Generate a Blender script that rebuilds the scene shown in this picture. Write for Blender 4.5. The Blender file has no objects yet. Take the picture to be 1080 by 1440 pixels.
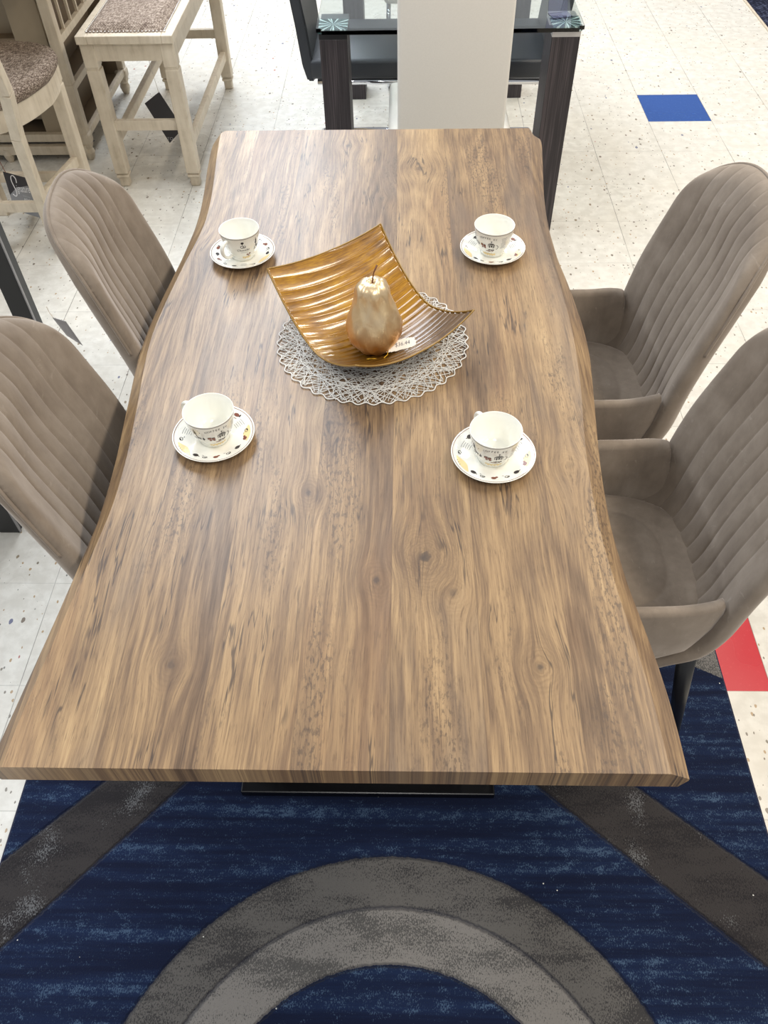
import bpy, bmesh, math, random
from mathutils import Vector, Matrix
random.seed(7)
PI = math.pi
D = bpy.data
C = bpy.context.scene.collection

# ------------------------------------------------------------------ helpers
def tag(o, label=None, cat=None, group=None, kind=None):
    if label: o['label'] = label
    if cat: o['category'] = cat
    if group: o['group'] = group
    if kind: o['kind'] = kind
    return o

def thing(name, label, cat, loc=(0, 0, 0), rz=0.0, group=None):
    o = D.objects.new(name, None); C.objects.link(o)
    o.location = loc; o.rotation_euler = (0, 0, rz); o.empty_display_size = .05
    return tag(o, label, cat, group)

def obj(name, bm, mat, parent=None, smooth=False, mats=None, recalc=True):
    me = D.meshes.new(name)
    if recalc: bmesh.ops.recalc_face_normals(bm, faces=bm.faces[:])
    bm.to_mesh(me); bm.free()
    for m in (mats or [mat]): me.materials.append(m)
    if smooth:
        for p in me.polygons: p.use_smooth = True
    o = D.objects.new(name, me); C.objects.link(o)
    if parent: o.parent = parent
    return o

def auto_smooth(o, deg=40):
    me = o.data
    b = bmesh.new(); b.from_mesh(me)
    for f in b.faces: f.smooth = True
    for e in b.edges:
        if len(e.link_faces) == 2:
            e.smooth = e.calc_face_angle(0) < math.radians(deg)
    b.to_mesh(me); b.free()
    return o

def box(bm, c, s, rot=None, bev=0.0, seg=2, mi=0):
    """box centre c, full size s; optional 3x3 rotation"""
    r = bmesh.ops.create_cube(bm, size=1.0)
    vs = r['verts']
    for v in vs:
        v.co = Vector((v.co.x * s[0], v.co.y * s[1], v.co.z * s[2]))
    fs = list({f for v in vs for f in v.link_faces})
    if bev > 0:
        es = list({e for v in vs for e in v.link_edges})
        g = bmesh.ops.bevel(bm, geom=es + vs, offset=bev, segments=seg, affect='EDGES', profile=.5)
        fs = g['faces'] + [f for f in fs if f.is_valid]
        fs = list(set(fs))
        vs = list({v for f in fs for v in f.verts})
    M = rot.to_4x4() if rot is not None else Matrix.Identity(4)
    for v in vs: v.co = M @ v.co + Vector(c)
    for f in fs: f.material_index = mi
    return vs

def beam(bm, a, b, w, h, bev=.002, up=(0, 0, 1), mi=0):
    """square bar from a to b, w across, h along 'up'"""
    a, b = Vector(a), Vector(b); d = b - a; L = d.length; z = d.normalized()
    u = Vector(up); x = u.cross(z)
    if x.length < 1e-4: x = Vector((1, 0, 0)).cross(z)
    x.normalize(); y = z.cross(x)
    R = Matrix((x, y, z)).transposed()
    return box(bm, (a + b) / 2, (w, h, L), R, bev, mi=mi)

def tube(bm, pts, rad, seg=10, cap=True, mi=0, closed=False):
    pts = [Vector(p) for p in pts]; n = len(pts)
    rads = rad if isinstance(rad, (list, tuple)) else [rad] * n
    rings = []; prev = None
    for i in range(n):
        if closed: t = pts[(i + 1) % n] - pts[i - 1]
        elif i == 0: t = pts[1] - pts[0]
        elif i == n - 1: t = pts[-1] - pts[-2]
        else: t = pts[i + 1] - pts[i - 1]
        t.normalize()
        if prev is None:
            x = t.orthogonal().normalized()
        else:
            x = (prev - t * prev.dot(t))
            x = x.normalized() if x.length > 1e-6 else t.orthogonal().normalized()
        prev = x; y = t.cross(x)
        rings.append([bm.verts.new(pts[i] + (x * math.cos(2 * PI * k / seg) + y * math.sin(2 * PI * k / seg)) * rads[i]) for k in range(seg)])
    m = n if closed else n - 1
    for i in range(m):
        A, B = rings[i], rings[(i + 1) % n]
        for k in range(seg):
            f = bm.faces.new((A[k], A[(k + 1) % seg], B[(k + 1) % seg], B[k])); f.material_index = mi
    if cap and not closed:
        f = bm.faces.new(rings[0][::-1]); f.material_index = mi
        f = bm.faces.new(rings[-1]); f.material_index = mi

def lathe(bm, prof, seg=64, c=(0, 0, 0), mi=0, wob=None):
    """prof: list of (r,z). r==0 closes"""
    rings = []
    for (r, z) in prof:
        if r < 1e-6:
            rings.append([bm.verts.new((c[0], c[1], c[2] + z))])
        else:
            rings.append([bm.verts.new((c[0] + (r + (wob(2 * PI * k / seg, z) if wob else 0)) * math.cos(2 * PI * k / seg),
                                        c[1] + (r + (wob(2 * PI * k / seg, z) if wob else 0)) * math.sin(2 * PI * k / seg), c[2] + z)) for k in range(seg)])
    for A, B in zip(rings[:-1], rings[1:]):
        if len(A) == 1 and len(B) == 1: continue
        for k in range(seg):
            j = (k + 1) % seg
            if len(A) == 1: f = bm.faces.new((A[0], B[k], B[j]))
            elif len(B) == 1: f = bm.faces.new((A[k], A[j], B[0]))
            else: f = bm.faces.new((A[k], A[j], B[j], B[k]))
            f.material_index = mi

def loft(bm, loops, cap0=True, cap1=True, mi=0):
    rings = [[bm.verts.new(p) for p in L] for L in loops]
    n = len(rings[0])
    for A, B in zip(rings[:-1], rings[1:]):
        for k in range(n):
            f = bm.faces.new((A[k], A[(k + 1) % n], B[(k + 1) % n], B[k])); f.material_index = mi
    if cap0: bm.faces.new(rings[0][::-1]).material_index = mi
    if cap1: bm.faces.new(rings[-1]).material_index = mi

def clone(root, loc, rz, label=None, group=None):
    r = root.copy(); C.objects.link(r); r.location = loc; r.rotation_euler = (0, 0, rz)
    if label: r['label'] = label
    if group: r['group'] = group
    for ch in [o for o in D.objects if o.parent is root]:
        c = ch.copy(); C.objects.link(c); c.parent = r
        for g in [o for o in D.objects if o.parent is ch]:
            d = g.copy(); C.objects.link(d); d.parent = c
    return r

def smooth01(a, b, x):
    t = min(1, max(0, (x - a) / (b - a))); return t * t * (3 - 2 * t)

def lerp_tab(tab, x):
    if x <= tab[0][0]: return tab[0][1]
    for (x0, y0), (x1, y1) in zip(tab[:-1], tab[1:]):
        if x <= x1: return y0 + (y1 - y0) * (x - x0) / (x1 - x0)
    return tab[-1][1]

def text_tris(s, size=1.0, shear=0.0, spacing=1.0, align='LEFT'):
    """2D triangles of a piece of writing"""
    cu = D.curves.new('lettering', 'FONT'); cu.body = s; cu.size = size; cu.shear = shear
    cu.space_character = spacing; cu.align_x = align; cu.resolution_u = 2
    o = D.objects.new('lettering', cu); C.objects.link(o)
    bpy.context.view_layer.update()
    dg = bpy.context.evaluated_depsgraph_get()
    me = o.evaluated_get(dg).to_mesh()
    b = bmesh.new(); b.from_mesh(me); bmesh.ops.triangulate(b, faces=b.faces[:])
    tr = [[(v.co.x, v.co.y) for v in f.verts] for f in b.faces]
    b.free(); o.evaluated_get(dg).to_mesh_clear()
    D.objects.remove(o); D.curves.remove(cu)
    return tr

# ------------------------------------------------------------------ materials
def srgb(r, g, b):
    f = lambda c: ((c / 255) / 12.92) if c / 255 <= .04045 else (((c / 255) + .055) / 1.055) ** 2.4
    return (f(r), f(g), f(b), 1)

class NT:
    def __init__(s, name):
        s.m = D.materials.new(name); s.m.use_nodes = True
        s.t = s.m.node_tree; s.p = s.t.nodes['Principled BSDF']
        s.tc = None
    def n(s, ty, **k):
        o = s.t.nodes.new(ty)
        for a, b in k.items(): setattr(o, a, b)
        return o
    def l(s, a, b): s.t.links.new(a, b)
    def setin(s, sock, v):
        if v is None: return
        if hasattr(v, 'links') or isinstance(v, bpy.types.NodeSocket): s.l(v, sock)
        else: sock.default_value = v
    def co(s, kind='Object'):
        if not s.tc: s.tc = s.n('ShaderNodeTexCoord')
        return s.tc.outputs[kind]
    def sep(s, v):
        o = s.n('ShaderNodeSeparateXYZ'); s.l(v, o.inputs[0]); return o.outputs
    def comb(s, x=0, y=0, z=0):
        o = s.n('ShaderNodeCombineXYZ')
        for i, v in enumerate((x, y, z)): s.setin(o.inputs[i], v)
        return o.outputs[0]
    def math(s, op, a, b=None, c=None, clamp=False):
        o = s.n('ShaderNodeMath', operation=op, use_clamp=clamp)
        for i, v in enumerate((a, b, c)):
            if v is not None: s.setin(o.inputs[i], v)
        return o.outputs[0]
    def noise(s, vec, scale=1, detail=3, rough=.5, dist=0, col=False):
        o = s.n('ShaderNodeTexNoise')
        s.l(vec, o.inputs['Vector']); o.inputs['Scale'].default_value = scale
        o.inputs['Detail'].default_value = detail; o.inputs['Roughness'].default_value = rough
        o.inputs['Distortion'].default_value = dist
        return o.outputs['Color' if col else 'Fac']
    def vor(s, vec, scale=1, feature='F1', rnd=1.0):
        o = s.n('ShaderNodeTexVoronoi', feature=feature)
        s.l(vec, o.inputs['Vector']); o.inputs['Scale'].default_value = scale
        o.inputs['Randomness'].default_value = rnd
        return o.outputs
    def white(s, vec):
        o = s.n('ShaderNodeTexWhiteNoise', noise_dimensions='3D'); s.l(vec, o.inputs['Vector']); return o.outputs
    def ramp(s, fac, stops, interp='LINEAR'):
        o = s.n('ShaderNodeValToRGB'); s.setin(o.inputs[0], fac); cr = o.color_ramp; cr.interpolation = interp
        while len(cr.elements) < len(stops): cr.elements.new(.5)
        for e, (p, c) in zip(cr.elements, stops):
            e.position = p; e.color = c if len(c) == 4 else (*c, 1)
        return o.outputs[0]
    def mr(s, v, a, b, c=0, d=1, smooth=True):
        o = s.n('ShaderNodeMapRange'); o.interpolation_type = 'SMOOTHSTEP' if smooth else 'LINEAR'
        s.setin(o.inputs[0], v)
        for i, k in enumerate((a, b, c, d)): s.setin(o.inputs[i + 1], k)
        return o.outputs[0]
    def mix(s, f, a, b, mode='MIX'):
        o = s.n('ShaderNodeMix', data_type='RGBA', blend_type=mode)
        s.setin(o.inputs[0], f); s.setin(o.inputs[6], a); s.setin(o.inputs[7], b)
        return o.outputs[2]
    def vmul(s, v, k):
        o = s.n('ShaderNodeVectorMath', operation='MULTIPLY'); s.l(v, o.inputs[0]); o.inputs[1].default_value = k; return o.outputs[0]
    def bump(s, h, strength=.3, dist=.01):
        o = s.n('ShaderNodeBump'); o.inputs['Strength'].default_value = strength; o.inputs['Distance'].default_value = dist
        s.l(h, o.inputs['Height']); s.l(o.outputs[0], s.p.inputs['Normal'])
    def set(s, **k):
        for a, b in k.items(): s.setin(s.p.inputs[a.replace('_', ' ')], b)
        return s

def plain(name, col, rough=.5, metal=0, spec=.5, nz=.04, nscale=30, bump=0, coat=0):
    n = NT(name)
    f = n.noise(n.co(), nscale, 3)
    c2 = tuple(min(1, c * (1 + nz * 3)) for c in col[:3]) + (1,)
    c1 = tuple(c * (1 - nz * 3) for c in col[:3]) + (1,)
    n.set(Base_Color=n.mix(f, c1, c2), Roughness=rough, Metallic=metal)
    n.p.inputs['Specular IOR Level'].default_value = spec
    n.p.inputs['Coat Weight'].default_value = coat
    if bump: n.bump(f, bump, .002)
    return n.m

# --- vinyl tile floor -------------------------------------------------
TILE = .3048; TX = .27867; TY = .29424
def mat_floor():
    n = NT('vinyl_composition_tile')
    x, y, z = n.sep(n.co())
    gx = n.math('DIVIDE', n.math('SUBTRACT', x, TX), TILE); gy = n.math('DIVIDE', n.math('SUBTRACT', y, TY), TILE)
    ix = n.math('FLOOR', gx); iy = n.math('FLOOR', gy)
    fx = n.math('SUBTRACT', gx, ix); fy = n.math('SUBTRACT', gy, iy)
    ex = n.math('MINIMUM', fx, n.math('SUBTRACT', 1, fx)); ey = n.math('MINIMUM', fy, n.math('SUBTRACT', 1, fy))
    w = n.white(n.comb(ix, iy, 0))
    big = n.noise(n.co(), 2.2, 4)
    mid = n.noise(n.co(), 24, 5, .6)
    base = n.mix(n.mr(mid, .35, .68), srgb(206, 202, 192), srgb(224, 221, 212))
    base = n.mix(n.math('MULTIPLY', n.mr(big, .45, .7), .35), base, srgb(212, 203, 186))
    base = n.mix(n.math('MULTIPLY', w['Value'], .30), base, srgb(198, 192, 180))
    # chips: long specks scattered, several sizes and colours
    wco = n.n('ShaderNodeVectorMath', operation='ADD'); n.l(n.co(), wco.inputs[0])
    nn = n.noise(n.co(), 60, 2, col=True); n.l(n.vmul(nn, (.006, .006, 0)), wco.inputs[1])
    for sc, thr, size, cols, seed in ((38, .32, .13, [(0, srgb(92, 74, 56)), (.22, srgb(60, 70, 62)), (.42, srgb(186, 146, 84)), (.52, srgb(100, 70, 56)), (.70, srgb(84, 88, 92)), (.80, srgb(120, 100, 70)), (.95, srgb(66, 74, 116)), (.985, srgb(156, 66, 54))], 3.1),
                                (74, .50, .15, [(0, srgb(96, 84, 66)), (.3, srgb(130, 110, 84)), (.6, srgb(88, 92, 84)), (.85, srgb(160, 128, 82))], 9.7)):
        off = n.n('ShaderNodeVectorMath', operation='ADD'); n.l(wco.outputs[0], off.inputs[0]); off.inputs[1].default_value = (seed, seed * 2, 0)
        sq = n.vmul(off.outputs[0], (1.0, .62, 1))
        v = n.vor(sq, sc)
        cs = n.sep(v['Color'])
        rad = n.math('MULTIPLY', cs[1], size * 1.5)
        m = n.math('MULTIPLY', n.math('LESS_THAN', v['Distance'], n.math('ADD', rad, size * .25)), n.math('LESS_THAN', cs[0], thr))
        cc = n.ramp(cs[2], cols, 'CONSTANT')
        base = n.mix(n.math('MULTIPLY', m, .82), base, cc)
    # coloured accent tiles, by grid cell
    def cell(i, j):
        a = n.math('COMPARE', ix, float(i), .1); b = n.math('COMPARE', iy, float(j), .1); return n.math('MULTIPLY', a, b)
    sp = n.math('MULTIPLY', n.mr(n.noise(n.co(), 90, 3), .58, .7), .25)
    blue = n.mix(sp, srgb(22, 70, 142), srgb(90, 130, 190)); red = n.mix(sp, srgb(188, 28, 42), srgb(205, 70, 76))
    base = n.mix(cell(3, 12), base, blue)
    base = n.mix(cell(1, 2), base, red)
    # joints
    jx = n.mr(n.math('MULTIPLY', ex, TILE), .0006, .0016, 1, 0); jy = n.mr(n.math('MULTIPLY', ey, TILE), .0005, .0014, .55, 0)
    dirt = n.mr(n.noise(n.co(), 3.5, 3), .3, .65, .35, .85)
    j = n.math('MULTIPLY', n.math('MAXIMUM', jx, jy), dirt)
    base = n.mix(j, base, srgb(98, 92, 82))
    n.set(Base_Color=base, Roughness=n.mr(big, .3, .7, .22, .38))
    n.bump(n.math('MULTIPLY', j, -1), .4, .001)
    return n.m

# --- rustic wood laminate ---------------------------------------------
KNOTS = [(.035, .735, .020, 1.0), (-.156, .869, .012, .8), (.075, .667, .013, .5), (.192, .545, .012, .8), (-.326, .544, .012, .6),
         (-.148, 2.103, .014, .8), (.041, 1.975, .022, .55), (-.039, .692, .013, .8), (.285, .93, .016, .3), (-.13, 1.035, .010, .5), (-.43, 1.60, .018, .45), (-.05, 1.83, .009, .3)]
def mat_wood(base):
    n = NT('weathered_oak_laminate')
    o = n.n('ShaderNodeVectorMath', operation='ADD'); n.l(n.co(), o.inputs[0]); o.inputs[1].default_value = base
    P = o.outputs[0]
    x, y, z = n.sep(P)
    x0 = x
    pid = n.math('FLOOR', n.math('DIVIDE', n.math('ADD', x, .017), .127))
    rnd = n.sep(n.white(n.comb(pid, 3.0, 0))['Color'])
    # slow wander + bending round knots
    wn = n.noise(n.comb(n.math('MULTIPLY', x, 5), n.math('MULTIPLY', y, 1.6), pid), 1, 2)
    xw = n.math('ADD', x, n.math('MULTIPLY', n.math('SUBTRACT', wn, .5), .035))
    kdark = None; kring = None
    for (kx, ky, r, s) in KNOTS:
        dx = n.math('SUBTRACT', x0, kx); dy = n.math('MULTIPLY', n.math('SUBTRACT', y, ky), .75)
        d2 = n.math('ADD', n.math('MULTIPLY', dx, dx), n.math('MULTIPLY', dy, dy))
        g = n.math('POWER', 2.718, n.math('DIVIDE', n.math('MULTIPLY', d2, -1), (r * 2.6) ** 2))
        xw = n.math('SUBTRACT', xw, n.math('MULTIPLY', n.math('MULTIPLY', dx, g), .75))
        dist = n.math('SQRT', d2)
        nzd = n.math('ADD', dist, n.math('MULTIPLY', n.math('SUBTRACT', n.noise(P, 90, 2), .5), r * .9))
        core = n.math('MULTIPLY', n.mr(nzd, r * .18, r * .62, 1, 0), s)
        ring = n.math('MULTIPLY', n.math('MULTIPLY', n.math('ADD', n.math('MULTIPLY', n.math('SINE', n.math('MULTIPLY', nzd, 1100)), .5), .5), g), s * .5)
        kdark = core if kdark is None else n.math('MAXIMUM', kdark, core)
        kring = ring if kring is None else n.math('MAXIMUM', kring, ring)
    px = n.math('ADD', xw, n.math('MULTIPLY', rnd[0], 7))
    V = lambda a, b, c=0.0: n.comb(n.math('MULTIPLY', px, a), n.math('MULTIPLY', y, b), c)
    big = n.noise(V(9, 1.1), 1, 4, .55)
    med = n.noise(V(58, 2.6, 4.0), 1, 5, .65)
    fin = n.noise(V(260, 9, 8.0), 1, 4, .65, .3)
    fib = n.noise(V(620, 26, 2.0), 1, 3, .65)
    cat = n.math('SINE', n.math('MULTIPLY', n.noise(V(5.5, .75, 5.0), 1, 1.5, .4), 120))
    v = n.math('ADD', n.math('MULTIPLY', big, .52), n.math('MULTIPLY', med, .38))
    v = n.math('ADD', v, n.math('MULTIPLY', fin, .42))
    v = n.math('ADD', v, n.math('MULTIPLY', cat, .030))
    v = n.math('ADD', v, n.math('MULTIPLY', n.math('SUBTRACT', rnd[1], .5), .10))
    v = n.math('SUBTRACT', v, .165)
    col = n.ramp(v, [(.30, srgb(88, 69, 52)), (.42, srgb(119, 96, 73)), (.51, srgb(145, 119, 88)), (.60, srgb(166, 138, 102)), (.72, srgb(188, 160, 120))])
    # grey-brown weathered patches
    gp = n.mr(n.noise(V(6, 1.3, 11.0), 1, 4, .6), .50, .68)
    col = n.mix(n.math('MULTIPLY', gp, .6), col, srgb(112, 97, 84))
    wp = n.mr(n.noise(V(7, 1.0, 15.0), 1, 4, .6), .52, .7)
    col = n.mix(n.math('MULTIPLY', wp, .25), col, srgb(156, 116, 78))
    # fine pores
    col = n.mix(n.math('MULTIPLY', n.mr(fib, .54, .68), .55), col, srgb(78, 60, 46))
    # chatter marks and scuffs within streaky zones
    zone = n.mr(n.noise(V(11, 1.7, 21.0), 1, 3, .6), .53, .64)
    chat = n.mr(n.noise(n.comb(n.math('MULTIPLY', x, 230), n.math('MULTIPLY', y, 75), 3.0), 1, 4, .65), .50, .60)
    col = n.mix(n.math('MULTIPLY', n.math('MULTIPLY', zone, chat), .62), col, srgb(74, 62, 54))
    # long cracks
    cr = n.math('ABSOLUTE', n.math('SUBTRACT', n.noise(V(22, 1.25, 31.0), 1, 4, .62), .5))
    crm = n.math('MULTIPLY', n.mr(cr, .002, .012, 1, 0), n.mr(n.noise(V(9, 4.5, 37.0), 1, 3), .50, .60))
    col = n.mix(n.math('MULTIPLY', crm, .75), col, srgb(60, 50, 46))
    # ink-dark stains
    st = n.math('MULTIPLY', n.mr(n.noise(V(30, 5, 41.0), 1, 4, .65), .63, .72), n.mr(n.noise(V(5, 1.2, 43.0), 1, 2), .5, .62))
    col = n.mix(n.math('MULTIPLY', st, .6), col, srgb(66, 60, 60))
    col = n.mix(kring, col, srgb(104, 82, 60))
    col = n.mix(n.math('MULTIPLY', kdark, .85), col, srgb(70, 60, 54))
    # plank seams
    fr = n.math('FRACT', n.math('DIVIDE', n.math('ADD', x0, .017), .127))
    sm = n.math('MINIMUM', fr, n.math('SUBTRACT', 1, fr))
    col = n.mix(n.mr(sm, .003, .010, .4, 0), col, srgb(88, 68, 52))
    n.set(Base_Color=col, Roughness=n.mr(v, .3, .7, .38, .33))
    n.p.inputs['Specular IOR Level'].default_value = .55
    n.bump(n.math('ADD', n.math('MULTIPLY', fin, .6), n.math('MULTIPLY', fib, .5)), .12, .001)
    return n.m

# --- velvet --------------------------------------------------------------
def mat_velvet():
    n = NT('taupe_velvet')
    a = n.noise(n.co(), 9, 5, .62, .6); b = n.noise(n.vmul(n.co(), (1, 1, .35)), 46, 4, .6); f = n.noise(n.co(), 700, 2)
    col = n.ramp(n.math('ADD', n.math('MULTIPLY', a, .65), n.math('MULTIPLY', b, .35)), [(.34, srgb(122, 110, 98)), (.5, srgb(135, 123, 110)), (.68, srgb(150, 138, 125))])
    rub = n.mr(n.noise(n.vmul(n.co(), (3, 1, 1)), 16, 5, .7, 1.2), .62, .68)
    col = n.mix(n.math('MULTIPLY', rub, .22), col, srgb(182, 172, 160))
    n.set(Base_Color=col, Roughness=.85)
    n.p.inputs['Sheen Weight'].default_value = .55; n.p.inputs['Sheen Roughness'].default_value = .42
    n.p.inputs['Sheen Tint'].default_value = srgb(225, 214, 205)
    n.p.inputs['Specular IOR Level'].default_value = .15
    n.bump(f, .15, .0006)
    return n.m

# --- rug -------------------------------------------------------------------
def mat_rug(ring_c, rbands, lbands, rugbase):
    n = NT('navy_and_grey_pile')
    o = n.n('ShaderNodeVectorMath', operation='ADD'); n.l(n.co(), o.inputs[0]); o.inputs[1].default_value = rugbase
    P = o.outputs[0]; x, y, z = n.sep(P)
    wob = n.math('MULTIPLY', n.math('SUBTRACT', n.noise(P, 120, 2), .5), .006)
    # heathered stripes across the rug
    s1 = n.noise(n.comb(n.math('MULTIPLY', x, 1.2), n.math('MULTIPLY', y, 26), 0), 1, 4, .62)
    fl = n.noise(n.comb(n.math('MULTIPLY', x, 30), n.math('MULTIPLY', y, 60), 0), 1, 4, .65)
    fl2 = n.noise(n.comb(n.math('MULTIPLY', x, 480), n.math('MULTIPLY', y, 250), 0), 1, 2, .6, .6)
    navy = n.mix(n.mr(s1, .35, .65), srgb(14, 22, 46), srgb(22, 36, 66))
    amt = n.math('MULTIPLY', n.mr(n.math('ADD', fl2, n.math('MULTIPLY', n.math('SUBTRACT', n.math('MULTIPLY', n.math('ADD', s1, fl), .5), .5), 1.5)), .60, .70), .7)
    navy = n.mix(amt, navy, srgb(76, 98, 124))
    navy = n.mix(n.math('MULTIPLY', n.mr(fl2, .5, .75), .35), navy, srgb(8, 16, 38))
    gfl = n.mr(n.math('ADD', fl2, n.math('MULTIPLY', n.math('SUBTRACT', n.noise(n.vmul(P, (1, 3, 1)), 5, 5, .6), .5), 1.0)), .43, .49)
    ch = n.mix(gfl, srgb(40, 38, 40), srgb(56, 53, 53))
    ch = n.mix(n.math('MULTIPLY', n.mr(n.math('ADD', fl2, n.math('MULTIPLY', n.math('SUBTRACT', n.noise(P, 11, 4), .5), 1.3)), .72, .80), .5), ch, srgb(130, 132, 134))
    g1 = n.mix(gfl, srgb(58, 57, 58), srgb(92, 90, 88))
    g2 = n.mix(gfl, srgb(80, 79, 78), srgb(122, 119, 116))
    dx = n.math('SUBTRACT', x, ring_c[0]); dy = n.math('SUBTRACT', y, ring_c[1])
    r = n.math('ADD', n.math('SQRT', n.math('ADD', n.math('MULTIPLY', dx, dx), n.math('MULTIPLY', dy, dy))), wob)
    col = navy; edge = None
    def addedge(d):
        nonlocal edge
        e = n.mr(n.math('ABSOLUTE', d), .001, .006, 1, 0)
        edge = e if edge is None else n.math('MAXIMUM', edge, e)
    def line(p, q):      # signed distance to line p->q (left positive)
        ux, uy = q[0] - p[0], q[1] - p[1]; L = math.hypot(ux, uy); ux /= L; uy /= L
        return n.math('ADD', n.math('SUBTRACT', n.math('MULTIPLY', n.math('SUBTRACT', y, p[1]), ux), n.math('MULTIPLY', n.math('SUBTRACT', x, p[0]), uy)), wob)
    for (a, b), (c, d) in (rbands, lbands):
        d1 = line(a, b); d2 = line(c, d)
        m = n.math('MULTIPLY', n.math('GREATER_THAN', d1, 0), n.math('LESS_THAN', d2, 0))
        col = n.mix(m, col, ch); addedge(d1); addedge(d2)
    d3 = line((.712, .965), (.768, .936))
    d4 = n.math('SUBTRACT', x, .60)
    col = n.mix(n.math('MULTIPLY', n.math('GREATER_THAN', d3, 0), n.math('GREATER_THAN', d4, 0)), col, g2)
    for R, cc in ((.560, g1), (.462, g2), (.360, navy)):
        col = n.mix(n.math('LESS_THAN', r, R), col, cc); addedge(n.math('SUBTRACT', r, R))
    # keep navy between the ring and bands: outside edge darkening is the carved groove in the pile
    col = n.mix(n.math('MULTIPLY', edge, .55), col, srgb(20, 24, 40))
    lint = n.vor(P, 38); lc = n.sep(lint['Color'])
    lm = n.math('MULTIPLY', n.math('LESS_THAN', lint['Distance'], .055), n.math('LESS_THAN', lc[0], .05))
    col = n.mix(lm, col, srgb(205, 205, 200))
    n.set(Base_Color=col, Roughness=.95)
    n.p.inputs['Specular IOR Level'].default_value = .12
    n.p.inputs['Sheen Weight'].default_value = .12
    h = n.math('SUBTRACT', n.math('MULTIPLY', fl2, .6), n.math('MULTIPLY', edge, 1.5))
    n.bump(h, .7, .004)
    return n.m

# --- other surfaces ----------------------------------------------------------
def mat_weave(name, c1, c2, c3, sc=1.0):
    n = NT(name)
    x, y, z = n.sep(n.co())
    wx = n.math('SINE', n.math('MULTIPLY', n.math('ADD', x, n.math('MULTIPLY', n.noise(n.co(), 30, 2), .004)), 900 * sc))
    wy = n.math('SINE', n.math('MULTIPLY', n.math('ADD', y, n.math('MULTIPLY', n.noise(n.co(), 33, 2), .004)), 900 * sc))
    a = n.noise(n.vmul(n.co(), (1, .25, 1)), 260 * sc, 3, .6); b = n.noise(n.vmul(n.co(), (.25, 1, 1)), 240 * sc, 3, .6)
    t = n.math('ADD', n.math('MULTIPLY', n.math('ADD', a, b), .5), n.math('MULTIPLY', n.math('MULTIPLY', wx, wy), .06))
    col = n.ramp(t, [(.38, c1), (.5, c2), (.62, c3)])
    n.set(Base_Color=col, Roughness=.9); n.p.inputs['Specular IOR Level'].default_value = .15
    n.bump(t, .5, .002)
    return n.m

def mat_cream():
    n = NT('antique_cream_paint')
    a = n.noise(n.co(), 14, 5, .6); g = n.noise(n.vmul(n.co(), (60, 60, 6)), 1, 4, .6)
    col = n.ramp(n.math('ADD', n.math('MULTIPLY', a, .5), n.math('MULTIPLY', g, .5)), [(.30, srgb(176, 162, 140)), (.46, srgb(200, 187, 166)), (.66, srgb(212, 200, 180))])
    n.set(Base_Color=col, Roughness=.5); n.bump(g, .12, .001)
    return n.m

def mat_darkwood():
    n = NT('charcoal_zebrano_veneer')
    g = n.noise(n.vmul(n.co(), (260, 260, 4)), 1, 4, .6); h = n.noise(n.vmul(n.co(), (60, 60, 2)), 1, 3, .6)
    col = n.ramp(n.math('ADD', n.math('MULTIPLY', g, .6), n.math('MULTIPLY', h, .4)), [(.36, srgb(30, 26, 29)), (.5, srgb(50, 44, 47)), (.66, srgb(84, 75, 77))])
    n.set(Base_Color=col, Roughness=.5); n.bump(g, .15, .001)
    return n.m

def mat_amber():
    n = NT('amber_lacquered_glass')
    x, y, z = n.sep(n.co())
    f = n.noise(n.comb(n.math('MULTIPLY', x, 40), n.math('MULTIPLY', y, 700), 0), 1, 3, .6)
    g = n.noise(n.co(), 22, 4)
    t = n.math('ADD', n.math('MULTIPLY', f, .55), n.math('MULTIPLY', g, .45))
    # darker brown towards the near-right wall of the dish
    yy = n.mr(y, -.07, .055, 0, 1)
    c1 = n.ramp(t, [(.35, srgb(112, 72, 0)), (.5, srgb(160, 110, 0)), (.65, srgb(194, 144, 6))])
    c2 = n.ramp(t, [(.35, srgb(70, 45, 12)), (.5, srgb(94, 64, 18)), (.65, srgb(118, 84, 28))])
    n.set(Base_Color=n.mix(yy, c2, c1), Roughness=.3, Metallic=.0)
    n.p.inputs['Coat Weight'].default_value = .7; n.p.inputs['Coat Roughness'].default_value = .06
    return n.m

def mat_goldpear():
    n = NT('brushed_champagne_gold')
    a = n.noise(n.vmul(n.co(), (1, 1, .5)), 55, 3, .5, .8); b = n.noise(n.co(), 30, 3)
    x, y, z = n.sep(n.co())
    low = n.mr(z, .035, .075, 0, 1)
    col = n.mix(low, srgb(222, 160, 84), srgb(232, 206, 166))
    col = n.mix(n.math('MULTIPLY', n.mr(b, .4, .65), .5), col, srgb(232, 204, 156))
    n.set(Base_Color=col, Roughness=n.mr(b, .35, .65, .30, .42), Metallic=.78)
    n.bump(a, .35, .004)
    return n.m

def mat_glass(name, col, rough=0.0, alpha=None):
    n = NT(name)
    n.set(Base_Color=col, Roughness=rough, IOR=1.45); n.p.inputs['Transmission Weight'].default_value = 1.0
    return n.m

def mat_starburst(cx, cy):
    n = NT('frosted_starburst_glass')
    x, y, z = n.sep(n.co())
    a = n.math('ARCTAN2', n.math('SUBTRACT', y, cy), n.math('SUBTRACT', x, cx))
    s = n.math('ADD', n.math('SINE', n.math('MULTIPLY', a, 11)), n.math('MULTIPLY', n.math('SINE', n.math('ADD', n.math('MULTIPLY', a, 29), 1.0)), .7))
    m = n.mr(s, .1, .9)
    n.set(Base_Color=n.mix(m, srgb(88, 122, 122), srgb(232, 250, 248)), Roughness=n.mr(s, 0, 1, .1, .4), Metallic=.35)
    n.p.inputs['Coat Weight'].default_value = .8
    return n.m

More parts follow.
